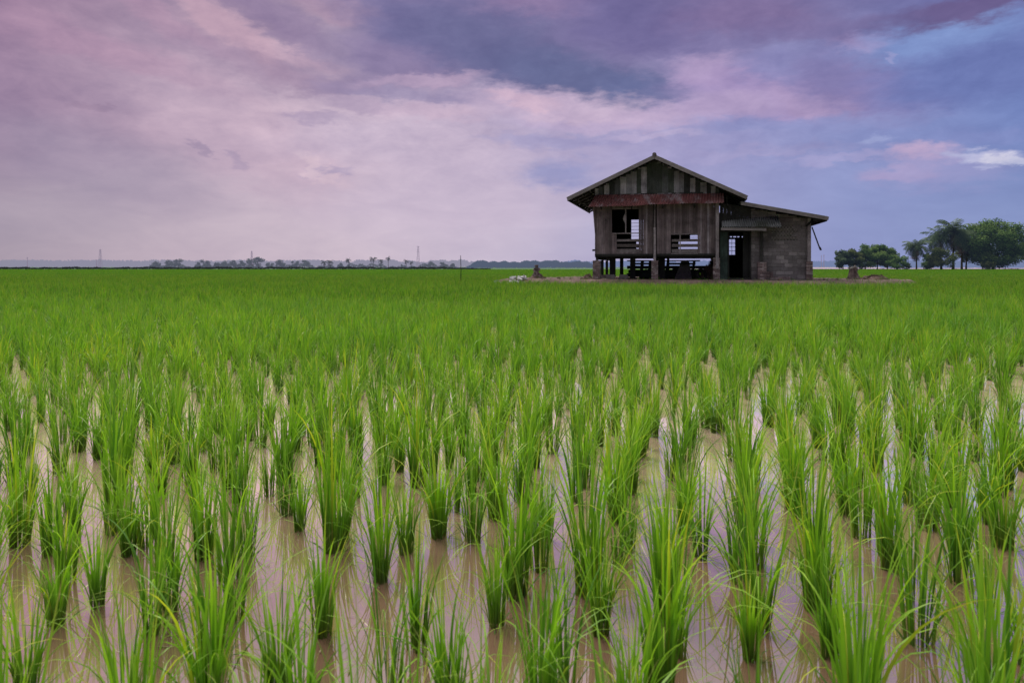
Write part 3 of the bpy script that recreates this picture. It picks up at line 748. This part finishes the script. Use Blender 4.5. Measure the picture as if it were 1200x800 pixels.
# small corrugated awning over the door
mb=MB(); q=[SZ(845.5,259.5,-.08),SZ(912,253.5,-.03),SZ(916,266.4,-.75),SZ(846,266.4,-.75)]
corr(mb,(q[0][0],-.08,q[0][1]),(q[1][0],-.03,q[1][1]),(q[2][0],-.75,q[2][1]),(q[3][0],-.75,q[3][1]),26,.04,nv=3)
aw=mb.build('door_awning',M_sheet,house)
mb=MB(); a=SZ(845,268.6,-.68); b=SZ(898,269.4,-.68); mb.bar((a[0],-.68,a[1]-.0),(b[0],-.68,b[1]),.05,.13,tint=1.0); mb.build('awning_beam',M_verge,aw)
mb=MB()
for px in (846,870,892): s=S(px); mb.bar((s,.0,3.02),(s,-.66,2.98),.06,tint=.3)
mb.build('awning_brackets',M_dark,aw)

# ------------------------------------------------------------------ things under the house
def rack(px0,px1,v,lab,wide=0,seed=0):
    rd=random.Random(seed)
    e=empty('plank_rack',(0,0,0)); 
    s0,s1=S(px0,v),S(px1,v); M_=house.matrix_basis if False else Matrix.Translation((HX,HYY,0))@Matrix.Rotation(-TH,4,'Z')
    cx=(s0+s1)/2; e.matrix_world=M_@Matrix.Translation((cx,v,.42))
    hw=(s1-s0)/2
    zt=Z(305.6,cx,v)-.42
    lv=[(.98,zt-.05,zt),(.78,zt*.78,zt*.86),(1.12,zt*.60,zt*.70),(.92,zt*.36,zt*.46),(1.05,zt*.17,zt*.27)]
    for k,(f_,za,zb) in enumerate(lv):
        for dv_ in (-.45,0,.42):
            q=MB(); o_=rd.uniform(-.08,.08)
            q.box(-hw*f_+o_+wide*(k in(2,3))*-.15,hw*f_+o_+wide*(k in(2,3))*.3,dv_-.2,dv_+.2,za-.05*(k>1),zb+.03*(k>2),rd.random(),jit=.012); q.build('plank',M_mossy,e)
    for sx in (-.72,0.05,.70):
        for dv_ in (-.5,.48):
            q=MB(); q.bar((hw*(sx-.1),dv_,-.05),(hw*(sx+.05),dv_*.9,zt-.052),.13,tint=.5); q.build('leg',M_mossy,e)
    tag(e,lab,'plank rack','dark plank racks under the house'); return e
rack(737,766,2.2,'mossy dark timber plank rack under the left half of the house, near the middle pier',0,1)
rack(776,819,2.6,'wider mossy dark timber plank rack under the right half of the house',1,2)
def at_house(s,v,z): 
    return Matrix.Translation((HX,HYY,0))@Matrix.Rotation(-TH,4,'Z')@Vector((s,v,z))
mb=MB(); a=S(789,1.9); b=S(808,1.9)
mb.add([(-.5,0,0),(.45,.05,0),(.30,.45,1.02),(-.12,.42,1.05),(-.5,.05,-.0),(.45,.1,0),(.30,.5,1.02),(-.12,.47,1.05)],[(0,1,2,3),(7,6,5,4),(0,4,5,1),(1,5,6,2),(2,6,7,3),(3,7,4,0)],.5)
o=mb.build('leaning_board',M_timber,loc=at_house(S(801,1.6),1.6,.38)); o.rotation_euler=(0,0,-TH); tag(o,'grey tapered board leaning on the wider plank rack under the house','board')
# old tyre lying against the rack
mb=MB(); n=20; vs=[];fs=[]
for i in range(n):
    a_=2*math.pi*i/n
    for j in range(8):
        b_=2*math.pi*j/8; r_=.26+.08*math.cos(b_); vs.append((r_*math.cos(a_),.085*math.sin(b_),r_*math.sin(a_)))
for i in range(n):
    for j in range(8): fs.append((i*8+j,i*8+(j+1)%8,((i+1)%n)*8+(j+1)%8,((i+1)%n)*8+j))
mb.add(vs,fs,.2); o=mb.build('tyre',M_dark,loc=at_house(S(822,1.3),1.3,.68),smooth=True); o.rotation_euler=(R(-12),0,R(20)); tag(o,'old dark tyre standing beside the right plank rack under the house','tyre')

def lump(name,c,rx,ry,h,m_,n=22,rough=.18,seed=0,lab='',cat='',pw=1.0,group=None):
    rd=np.random.default_rng(seed); V=[];nr=9
    for i in range(nr+1):
        f_=i/nr
        for k in range(n):
            a_=2*math.pi*k/n; r_=f_*(1+rough*.5*math.sin(3*a_+seed)+rd.normal(0,rough*.25))
            z=h*(max(0,1-f_**2)**pw)*(1+rd.normal(0,rough)) if i<nr else -.08
            V.append((rx*r_*math.cos(a_),ry*r_*math.sin(a_),z if i else h*(1+rd.normal(0,rough*.3))))
    mb=MB(); mb.add(V,[(i*n+k,i*n+(k+1)%n,(i+1)*n+(k+1)%n,(i+1)*n+k) for i in range(nr) for k in range(n)])
    mb.t=[random.random() for _ in mb.t]
    o=mb.build(name,m_,loc=c); 
    if lab: tag(o,lab,cat,group)
    return o
for i,(px,v_,w_,h_,lab) in enumerate([(758,3.2,.42,.52,'dark filler mass added under the left plank rack'),(792,3.4,.5,.6,'dark filler mass added left of the leaning board'),(812,3.6,.45,.5,'dark filler mass added behind the old tyre')]):
    lump('sack',at_house(S(px,v_),v_,.38),w_,.4,h_,M_mossy,20,.12,50+i,lab,'sack',pw=.5)  # dark masses added to fill out the blackness under the floor
lump('rubble_heap',at_house(S(830,1.8),1.8,.4),.5,.4,.62,M_dirt,26,.3,4,'heap of grey-brown rubble beside the right brick pier under the house','rubble heap')
lump('soil_heap',at_house(-.42,.3,.4),.32,.4,.24,M_dirt,20,.3,5,'small heap of dark soil against the left corner pier of the house','soil heap')

# ------------------------------------------------------------------ on the mound, left of the house
def ground_at(x,y): return float(mound_z(np.array([x]),np.array([y]))[0])
def onm(px,Y,dz=0):
    x=(px-600)/F*Y; return Vector((x,Y,ground_at(x,Y)+dz))
e=onm(629,38.5); root=empty('ruined_pillar',e); tag(root,'stump of a broken reddish brick pillar standing on soil left of the house','pillar')
mb=MB(); z=-.1; k=0; rd=random.Random(4)
while z<.72:
    wv=.17+.045*math.sin(k*1.9)+.03*(z<.2)-.02*(z>.5); ox=.03*math.sin(k*.8)
    for sx in (-1,0,1):
        for sy in (-.5,.5):
            if z>.58 and sx==1: continue
            mb.box(ox+sx*wv*.68-wv*.33,ox+sx*wv*.68+wv*.33,sy*.2-.1,sy*.2+.1,z,z+.076,rd.random(),jit=.018)
    z+=.08;k+=1
mb.build('brick_stack',M_brick,root)
q=lump('soil_skirt',(0,0,-.05),.62,.5,.26,M_dirt,22,.25,8); q.parent=root
t_=onm(582,37.3,-.02); lump('covered_heap',t_,.31,.3,.42,M_tarp,24,.06,3,'round heap under a grey sheet at the left end of the soil strip','covered heap',pw=.45)
rd=random.Random(9)
lump('dark_sack',onm(590.5,37.5,-.02),.18,.2,.2,M_dark,14,.15,6,'dark slumped sack between the grey covered heap and the white scraps','sack',pw=.5)
for i in range(18):
    px=593+rd.random()*13 if i<13 else 608+rd.random()*8
    p=onm(px,37.2+rd.uniform(-.2,.5),rd.uniform(.08,.26) if i<13 else .1)
    mb=MB(); mb.box(-.13,.13,-.10,.10,-.045,.045,rd.random(),M=Matrix.Rotation(rd.uniform(-1,1),4,'X')@Matrix.Rotation(rd.uniform(-1,1),4,'Y'),jit=.03)
    o=mb.build('white_scrap',M_white,loc=p); tag(o,'broken white lump in the small white scrap pile left of the brick pillar','scrap','white scraps on the soil')
for i,(px,Y) in enumerate([(617,36.9),(621,37),(636,37.5),(655,37.2),(668,37.0),(681,36.6),(960,34.3),(966,34.2),(981,34.6),(914,33.5),(870,33.6),(800,34.4),(748,35.2),(722,35.8),(1046,35.4)]):
    mb=MB(); r_=rd.uniform(.05,.11); mb.tube([(0,0,-.05),(0,0,r_*.5),(r_*.2,0,r_)],[r_,r_*.95,r_*.4],7,rd.random(),jit=.25)
    o=mb.build('clod',M_dirt,loc=onm(px,Y)); tag(o,'fist-sized dark clod lying on the bare soil strip','clod','clods on the soil strip')
# thin pole
p=onm(540,37.6); p.z=0
mb=MB(); mb.tube([(0,0,-.1),(.01,0,.9),(-.01,0,1.72)],[.022,.02,.016],7,.3); o=mb.build('pole',M_dark,loc=(p.x,37.6,0)); tag(o,'thin dark pole standing upright in the rice left of the soil strip','pole')
# right of the house: stump with roots, soil bank
c_=onm(1000.5,36.0); root=empty('tree_stump',c_); tag(root,'pale topped tree stump with flaring roots on the soil right of the lean-to','tree stump')
M_stump=surf_mat('stump_wood',[(0,(.10,.075,.07)),(1,(.21,.16,.155))],grain=(22,22,3),gamt=.5,stain=3,samt=.4)
n=26; nr=8; V=[]
for i in range(nr+1):
    f_=i/nr; z=-.08+.66*f_
    for k in range(n):
        a_=2*math.pi*k/n; r_=.20+.20*(1-f_)**2.2; r_*=1+.16*math.sin(5*a_+1)*(1-f_*.6)+rd.uniform(-.05,.05)
        V.append((r_*math.cos(a_)-.03*f_,r_*math.sin(a_)*.85,z+(.07*math.sin(3*a_)+rd.uniform(-.02,.04) if i==nr else 0)))
V.append((0,0,.52)); mb=MB(); mb.add(V,[(i*n+k,i*n+(k+1)%n,(i+1)*n+(k+1)%n,(i+1)*n+k) for i in range(nr) for k in range(n)]+[(nr*n+k,nr*n+(k+1)%n,len(V)-1) for k in range(n)],.6)
mb.t=[rd.random() for _ in mb.t]; mb.build('trunk',M_stump,root)
mb=MB()
for (dx,dz,r_) in ((-.12,.60,.10),(.04,.66,.11),(.15,.57,.08),(-.04,.56,.1)):
    mb.tube([(dx,-.05,dz-.08),(dx,-.05,dz),(dx+.02,-.05,dz+r_)],[r_,r_*.95,r_*.3],9,rd.random(),jit=.2)
mb.build('pale_top',M_conc,root)
lump('soil_heap',onm(1026,35.6,-.03),.85,.5,.2,M_dirt,30,.35,12,'low ragged bank of dark soil to the right of the tree stump','soil heap',pw=.8)

# ------------------------------------------------------------------ trees
def leafcards(n,centers,rad,size,g,flat_=.75):
    """n small leaf quads scattered in leaf clumps; returns V,Q,tint"""
    ci=g.integers(0,len(centers),n); d=g.normal(0,1,(n,3)); d/=np.linalg.norm(d,axis=1)[:,None]
    rr=rad[ci]*(g.random(n)**.45)
    c_=centers[ci]+d*rr[:,None]*np.array([1,1,flat_])
    a=g.normal(0,1,(n,3)); a/=np.linalg.norm(a,axis=1)[:,None]
    b=np.cross(a,g.normal(0,1,(n,3))); b/=np.linalg.norm(b,axis=1)[:,None]
    s_=size*g.uniform(.6,1.3,n)[:,None]
    V=np.stack([c_-a*s_*.5,c_+b*s_*.28,c_+a*s_*.5,c_-b*s_*.28],1).reshape(-1,3)
    Q=np.arange(n*4).reshape(-1,4)
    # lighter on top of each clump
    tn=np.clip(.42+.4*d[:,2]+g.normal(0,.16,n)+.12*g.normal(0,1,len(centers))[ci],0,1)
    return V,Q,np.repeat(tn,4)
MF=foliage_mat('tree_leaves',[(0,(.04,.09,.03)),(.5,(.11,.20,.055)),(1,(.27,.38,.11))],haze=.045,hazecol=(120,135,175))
MFo=foliage_mat('olive_leaves',[(0,(.05,.085,.03)),(1,(.19,.22,.075))],haze=.045,hazecol=(120,135,175))
MP=foliage_mat('palm_leaves',[(0,(.02,.04,.025)),(.5,(.075,.12,.06)),(1,(.20,.26,.14))],haze=.045,hazecol=(120,135,175))
MPd=foliage_mat('dry_palm_leaves',[(0,(.14,.10,.06)),(1,(.28,.2,.12))],haze=.045,hazecol=(120,135,175))
MB_=surf_mat('bark',[(0,(.06,.055,.05)),(1,(.12,.11,.10))],grain=(4,4,1),gamt=.4)
def leaf_tree(name,lab,cat,px,Y,wpx,hpx,n,size,m,seed,group=None,trunkf=.25,nclump=None,zb=.25,trunk=True,flat_=.8):
    g=np.random.default_rng(seed)
    wd=wpx/F*Y; ht=hpx/F*Y; x=(px-600)/F*Y
    root=empty(name,(x,Y,zb)); tag(root,lab,cat,group)
    nc=nclump or 26
    ce=[]
    lo=ht*trunkf
    while len(ce)<nc:
        p=g.uniform(-1,1,3); r_=np.linalg.norm(p)
        if .35<r_<1: ce.append((p[0]*wd*.42,p[1]*wd*.42,(lo+ht)/2+p[2]*(ht-lo)*.42))
    ce=np.array(ce); rad=g.uniform(.13,.21,nc)*wd*(26/nc)**.28
    V,Q,tn=leafcards(n,ce,rad,size,g)
    V[:,2]=np.maximum(V[:,2],.05)
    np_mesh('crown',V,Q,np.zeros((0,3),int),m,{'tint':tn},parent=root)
    if trunk:
        mb=MB(); r0=max(.02*ht,.06); tp=Vector((g.normal(0,.03)*ht,0,lo+.25*(ht-lo)))
        mb.tube([(0,0,-.4),(r0*.2,0,ht*.1),tp],[r0*1.4,r0,r0*.7],8,.5,jit=.08)
        for k in range(min(7,nc)):
            c_=Vector(ce[k]); mb.tube([tp*.85,(tp+c_)/2+Vector((0,0,-.05*ht)),c_],[r0*.55,r0*.35,r0*.12],6,.5)
        mb.build('trunk',MB_,root)
    return root
def palm(name,lab,px,Y,hpx,frpx,seed,group=None,zb=.25,nf=24,lean=0,m=None,cat='palm tree',nl=16,dry=3,mt=None):
    g=np.random.default_rng(seed); ht=hpx/F*Y; fl=frpx/F*Y; x=(px-600)/F*Y
    root=empty(name,(x,Y,zb)); tag(root,lab,cat,group)
    top_=Vector((lean*ht,0,ht-fl*.42))
    r0=max(.16,.02*ht); mb=MB()
    mb.tube([(0,0,-.4),(lean*ht*.15,0,top_.z*.35),(lean*ht*.5,0,top_.z*.7),top_],[r0*1.5,r0,r0*.85,r0*.75],8,.5); mb.build('trunk',mt or MB_,root)
    def fronds(n,e0,e1,sd,dr):
        Vs=[];Qs=[];tn=[];b=0
        for i in range(n):
            az_=g.uniform(0,6.28); e_=g.uniform(e0,e1); L=fl*g.uniform(.8,1.08); K=7
            pos=np.array([top_.x,top_.y,top_.z]); pts=[pos.copy()]; ang=e_
            for k in range(K):
                pos=pos+np.array([math.cos(az_)*math.cos(ang),math.sin(az_)*math.cos(ang),math.sin(ang)])*L/K; pts.append(pos.copy()); ang-=g.uniform(.16,.34)*(1.1 if e_<.8 else .8)
            pts=np.array(pts); t0=g.uniform(.15,.85)
            side=np.array([-math.sin(az_),math.cos(az_),0])
            for k in range(nl):
                f_=(k+.6)/nl*K; i0=min(int(f_),K-1); p=pts[i0]+(pts[i0+1]-pts[i0])*(f_-i0); dr_=(pts[i0+1]-pts[i0]); dr_/=np.linalg.norm(dr_)
                ll=fl*.26*math.sin(math.pi*min(.98,.12+.86*k/nl))**.6
                for sg in (-1,1):
                    tip=p+(side*sg*.75+dr_*.55)*ll+np.array([0,0,-.55*ll*g.uniform(.6,1.5)])
                    w_=dr_*L/nl*.34
                    Vs+=[p-w_,p+w_,tip+w_*.4,tip-w_*.4]; Qs.append((b,b+1,b+2,b+3)); b+=4; tn+=[min(1,max(0,t0+.25*(math.sin(ang+1))+g.normal(0,.1)))]*4
        return np.array(Vs),np.array(Qs),np.array(tn)
    V,Q,tn=fronds(nf,-.35,1.35,0,0); np_mesh('crown',V,Q,np.zeros((0,3),int),m or MP,{'tint':tn},parent=root)
    if dry:
        V,Q,tn=fronds(dry,-1.2,-.5,0,0); np_mesh('dry_fronds',V,Q,np.zeros((0,3),int),MPd,{'tint':tn},parent=root)
    return root
# right-hand grove
leaf_tree('broadleaf_tree','tall broad tree with a dense round crown at the right of the grove','tree',1164,205,80,62,26000,.6,MF,1,trunkf=.0,nclump=150)
leaf_tree('broadleaf_tree','pale loose tree at the right picture edge beyond the big round tree','tree',1203,212,24,38,2200,.6,MF,2,trunkf=.1)
leaf_tree('broadleaf_tree','small upright tree between the tallest coconut palm and the big round tree','tree',1132,207,22,44,2600,.6,MFo,3,trunkf=.15)
palm('coconut_palm','tallest coconut palm with drooping dark fronds in the grove',1117,200,55,26,4,nf=40,lean=.02,nl=20)
palm('coconut_palm','second coconut palm leaning left of the tallest palm',1103,203,47,24,5,nf=38,lean=-.02,nl=20)
palm('coconut_palm','short coconut palm standing alone with a bare trunk and some brown fronds',1074,200,34,18,6,nf=44,dry=6,nl=18)
leaf_tree('round_shrub','low bushy shrub at the foot of the leaning coconut palm','shrub',1104,198,34,28,4200,.5,MFo,7,trunkf=0,trunk=False)
leaf_tree('round_shrub','dark shrub to the right of the short bare trunked palm','shrub',1087,204,20,20,2200,.5,MF,8,trunkf=.0,trunk=False)
leaf_tree('round_shrub','yellowish low bush under the big round tree','shrub',1158,199,16,10,900,.45,MFo,9,trunkf=0,trunk=False)
for i,(px,hp,wp,m_,lab) in enumerate([(988,25,17,MP,'leftmost tree of the low clump right of the stump, its crown drooping to the left'),(1001,27,20,MFo,'olive brown tree second from the left in the low clump'),(1014,29,24,MF,'dark wide tree in the middle left of the low clump'),(1028,31,26,MF,'dark domed tree in the middle right of the low clump'),(1040,30,24,MF,'rightmost tall tree of the low clump with a feathery top')]):
    leaf_tree('spreading_tree',lab,'tree',px,205+i*1.5,wp*1.25,hp,4800,.55,m_,30+i,group='trees of the low clump',trunkf=.0,flat_=.6)
leaf_tree('round_shrub','bright green rounded shrub at the right end of the low tree clump','shrub',1051,200,24,18,2600,.45,MFo if 0 else MF,41,trunkf=0,trunk=False)
leaf_tree('round_shrub','small low shrub beside the short coconut palm','shrub',1062,201,12,8,500,.45,MFo,42,trunkf=0,trunk=False)

palm('coconut_palm','third coconut palm pressed against the left side of the big round tree',1127,206,46,21,14,nf=34,lean=.0,nl=20)
# far row of small trees (hazier)
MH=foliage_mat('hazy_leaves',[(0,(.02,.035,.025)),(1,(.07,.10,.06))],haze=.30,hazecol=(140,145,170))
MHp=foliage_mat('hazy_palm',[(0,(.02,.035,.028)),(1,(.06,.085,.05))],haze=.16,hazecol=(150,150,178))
rowt=[(180.5,14,9.5,'leftmost small tree of the far row, with a ragged two lobed crown'),(197,12,9,'second small tree from the left in the far row'),(209.5,9.5,10.5,'third small tree from the left in the far row, rounder and taller'),
 (233,9,7.5,'low bushy tree starting the second cluster of the far row'),(241,8.5,11,'pointed tree in the second cluster of the far row'),(254,7,7,'small lone round tree between two clusters of the far row'),
 (265.5,9,9.5,'round topped tree left of the tallest one in the far row'),(276,10,9,'loose tree with a flat crown, left of the tallest in the far row'),(283,8,11.5,'narrow tall tree next to the tallest one in the far row'),
 (296,13,13,'left half of the big double tree in the far row'),(303,11,13.5,'right half of the big double tree in the far row'),(317,8,7,'low faint tree just right of the big double tree'),(329,10,9.5,'dense tree in the far row near the left third of the field'),
 (346,9,9,'left one of two joined trees in the far row'),(357,10,9.5,'right one of two joined trees in the far row'),(398,8,6,'low dark bush between two far palms'),(504,8,7,'small far tree right of the lattice tower'),(520,8,7.5,'small far tree with an open crown, left of the thin pole'),(530,6,6,'low far bush left of the thin pole')]
for i,(px,wp,hp,lab) in enumerate(rowt):
    Yd=430+ (i*37%60)
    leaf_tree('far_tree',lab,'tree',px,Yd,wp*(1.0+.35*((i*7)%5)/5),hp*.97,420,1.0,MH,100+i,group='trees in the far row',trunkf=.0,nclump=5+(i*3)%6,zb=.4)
rowp=[(380,6,8,'short far palm with two drooping fronds'),(387,6,8.5,'far palm beside the short one, slightly taller'),(408.5,6,11,'dark far palm standing alone'),(437.5,6.5,12,'denser far palm of a close pair'),(446,5,9.5,'smaller far palm of a close pair'),(455,5,13,'tall slender far palm whose crown stands clear of the haze'),(476,5,9,'short far palm left of the lattice tower'),(482,4,7.5,'stubby far palm just left of the lattice tower')]
for i,(px,fp,hp,lab) in enumerate(rowp):
    palm('far_palm',lab,px,440+i*7,hp,fp*.85,200+i,group='palms in the far row',zb=.4,nf=22,nl=8,dry=0,m=MHp)
# dark hedge bank along the far edge, hazy woods beyond
def ribbon(name,px0,px1,Y,h0,h1,n,size,m_,seed,kind='stuff',depth=10,zb=.2):
    g=np.random.default_rng(seed); x0,x1=(px0-600)/F*Y,(px1-600)/F*Y
    x=g.uniform(x0,x1,n)
    q=(x-x0)/max(1,(x1-x0))
    prof=h0+(h1-h0)*np.clip(.5+.5*np.sin(x/Y*61+seed)*.6+.4*np.sin(x/Y*173+seed*2)*.7+.25*np.sin(x/Y*420),0,1)
    edge=np.clip(np.minimum(x-x0,x1-x)/(abs(x1-x0)*.08),.15,1)
    z=zb+prof*edge*g.random(n)**.6; y=Y+g.uniform(-depth,depth,n)
    c_=np.stack([x,y,z],-1)
    a=g.normal(0,1,(n,3)); a/=np.linalg.norm(a,axis=1)[:,None]; b=np.cross(a,g.normal(0,1,(n,3))); b/=np.linalg.norm(b,axis=1)[:,None]
    s_=size*g.uniform(.6,1.3,n)[:,None]
    V=np.stack([c_-a*s_*.5,c_+b*s_*.35,c_+a*s_*.5,c_-b*s_*.35],1).reshape(-1,3)
    o=np_mesh(name,V,np.arange(n*4).reshape(-1,4),np.zeros((0,3),int),m_,{'tint':np.repeat(np.clip(z/(h1+zb)*.8+g.normal(0,.15,n),0,1),4)}); tag(o,kind=kind); return o
MHd=foliage_mat('bank_plants',[(0,(.010,.018,.012)),(1,(.035,.055,.03))],haze=.05,hazecol=(140,140,165))
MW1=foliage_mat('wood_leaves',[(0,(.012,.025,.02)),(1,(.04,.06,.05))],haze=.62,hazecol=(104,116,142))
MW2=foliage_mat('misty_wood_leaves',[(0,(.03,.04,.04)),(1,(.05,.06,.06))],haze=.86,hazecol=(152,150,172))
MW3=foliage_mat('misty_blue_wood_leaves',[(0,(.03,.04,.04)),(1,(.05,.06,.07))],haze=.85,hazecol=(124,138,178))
ribbon('bank_vegetation',-40,575,300,.35,.95,9000,.7,MHd,3,depth=2,zb=.05)
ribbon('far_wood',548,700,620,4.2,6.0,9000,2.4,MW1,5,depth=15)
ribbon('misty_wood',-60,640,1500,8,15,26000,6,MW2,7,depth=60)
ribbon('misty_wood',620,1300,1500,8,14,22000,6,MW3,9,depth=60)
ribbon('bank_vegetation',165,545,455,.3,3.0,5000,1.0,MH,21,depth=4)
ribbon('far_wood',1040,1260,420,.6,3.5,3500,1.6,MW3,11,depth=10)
ribbon('bank_vegetation',1000,1260,209,.0,.35,2200,.4,foliage_mat('dry_grass',[(0,(.12,.11,.06)),(1,(.3,.24,.19))]),13,depth=1.5,zb=.1)
M_path=surf_mat('path_soil',[(0,(.26,.2,.17)),(1,(.36,.29,.26))],grain=(.5,.5,.5),gamt=.3,stain=.3)
flat('path',[(84,203),(190,203),(190,209),(84,209)],.40,M_path)

# lattice towers and masts, far away
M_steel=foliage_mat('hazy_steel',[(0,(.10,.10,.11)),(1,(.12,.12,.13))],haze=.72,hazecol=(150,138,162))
def tower(px,Y,hpx,wpx,lab):
    h=hpx/F*Y; w_=wpx/F*Y/2; mb=MB(); b=.13*Y/1000+.08
    x=(px-600)/F*Y; root=empty('lattice_tower',(x,Y,.2)); tag(root,lab,'pylon','far lattice towers')
    for sx in (-1,1):
        for sy in (-1,1): mb.bar((sx*w_,sy*w_,0),(sx*w_*.18,sy*w_*.18,h),b*1.2)
    n=9
    for k in range(n):
        za,zb=h*k/n,h*(k+1)/n; wa,wb=w_*(1-.82*k/n),w_*(1-.82*(k+1)/n)
        for sy in (-1,1):
            mb.bar((-wa,sy*wa,za),(wb,sy*wb,zb),b*.7); mb.bar((wa,sy*wa,za),(-wb,sy*wb,zb),b*.7)
    mb.build('mast',M_steel,root)
    mb=MB()
    for f_ in (.72,.84,.95): mb.bar((-w_*1.0,0,h*f_),(w_*1.0,0,h*f_),b*1.3)
    mb.build('crossarms',M_steel,root)
tower(117.5,1400,21,3.6,'tall lattice tower on the misty skyline at the far left')
tower(490,1300,25,3.8,'tall lattice tower on the skyline near the middle of the picture')
tower(295,1400,19,3,'small lattice tower top rising behind the big double tree')
def mast(px,hpx,lab,Y=1300):
    h=hpx/F*Y; mb=MB(); mb.tube([(0,0,0),(0,0,h)],[.7,.4],6,.5); mb.bar((-1.5,0,h*.9),(1.5,0,h*.9),.5)
    o=mb.build('radio_mast',M_steel,loc=((px-600)/F*Y,Y,.2)); tag(o,lab,'mast','far masts')
mast(32,12,'thin leftmost mast on the misty skyline'); mast(113,9,'short thin mast beside the left lattice tower')
mast(962.5,14,'left one of two faint masts between the lean-to and the low trees'); mast(965.5,15,'right one of two faint masts between the lean-to and the low trees')

# ------------------------------------------------------------------ render settings
sc.render.engine='CYCLES'
cy=sc.cycles; cy.use_denoising=True; cy.use_adaptive_sampling=True; cy.adaptive_threshold=.015
cy.max_bounces=8; cy.diffuse_bounces=3; cy.glossy_bounces=3; cy.transmission_bounces=4; cy.transparent_max_bounces=4
cy.caustics_reflective=False; cy.caustics_refractive=False
sc.view_settings.view_transform='Standard'; sc.view_settings.look='None'; sc.view_settings.exposure=0; sc.view_settings.gamma=1
sc.render.resolution_x=1024; sc.render.resolution_y=682
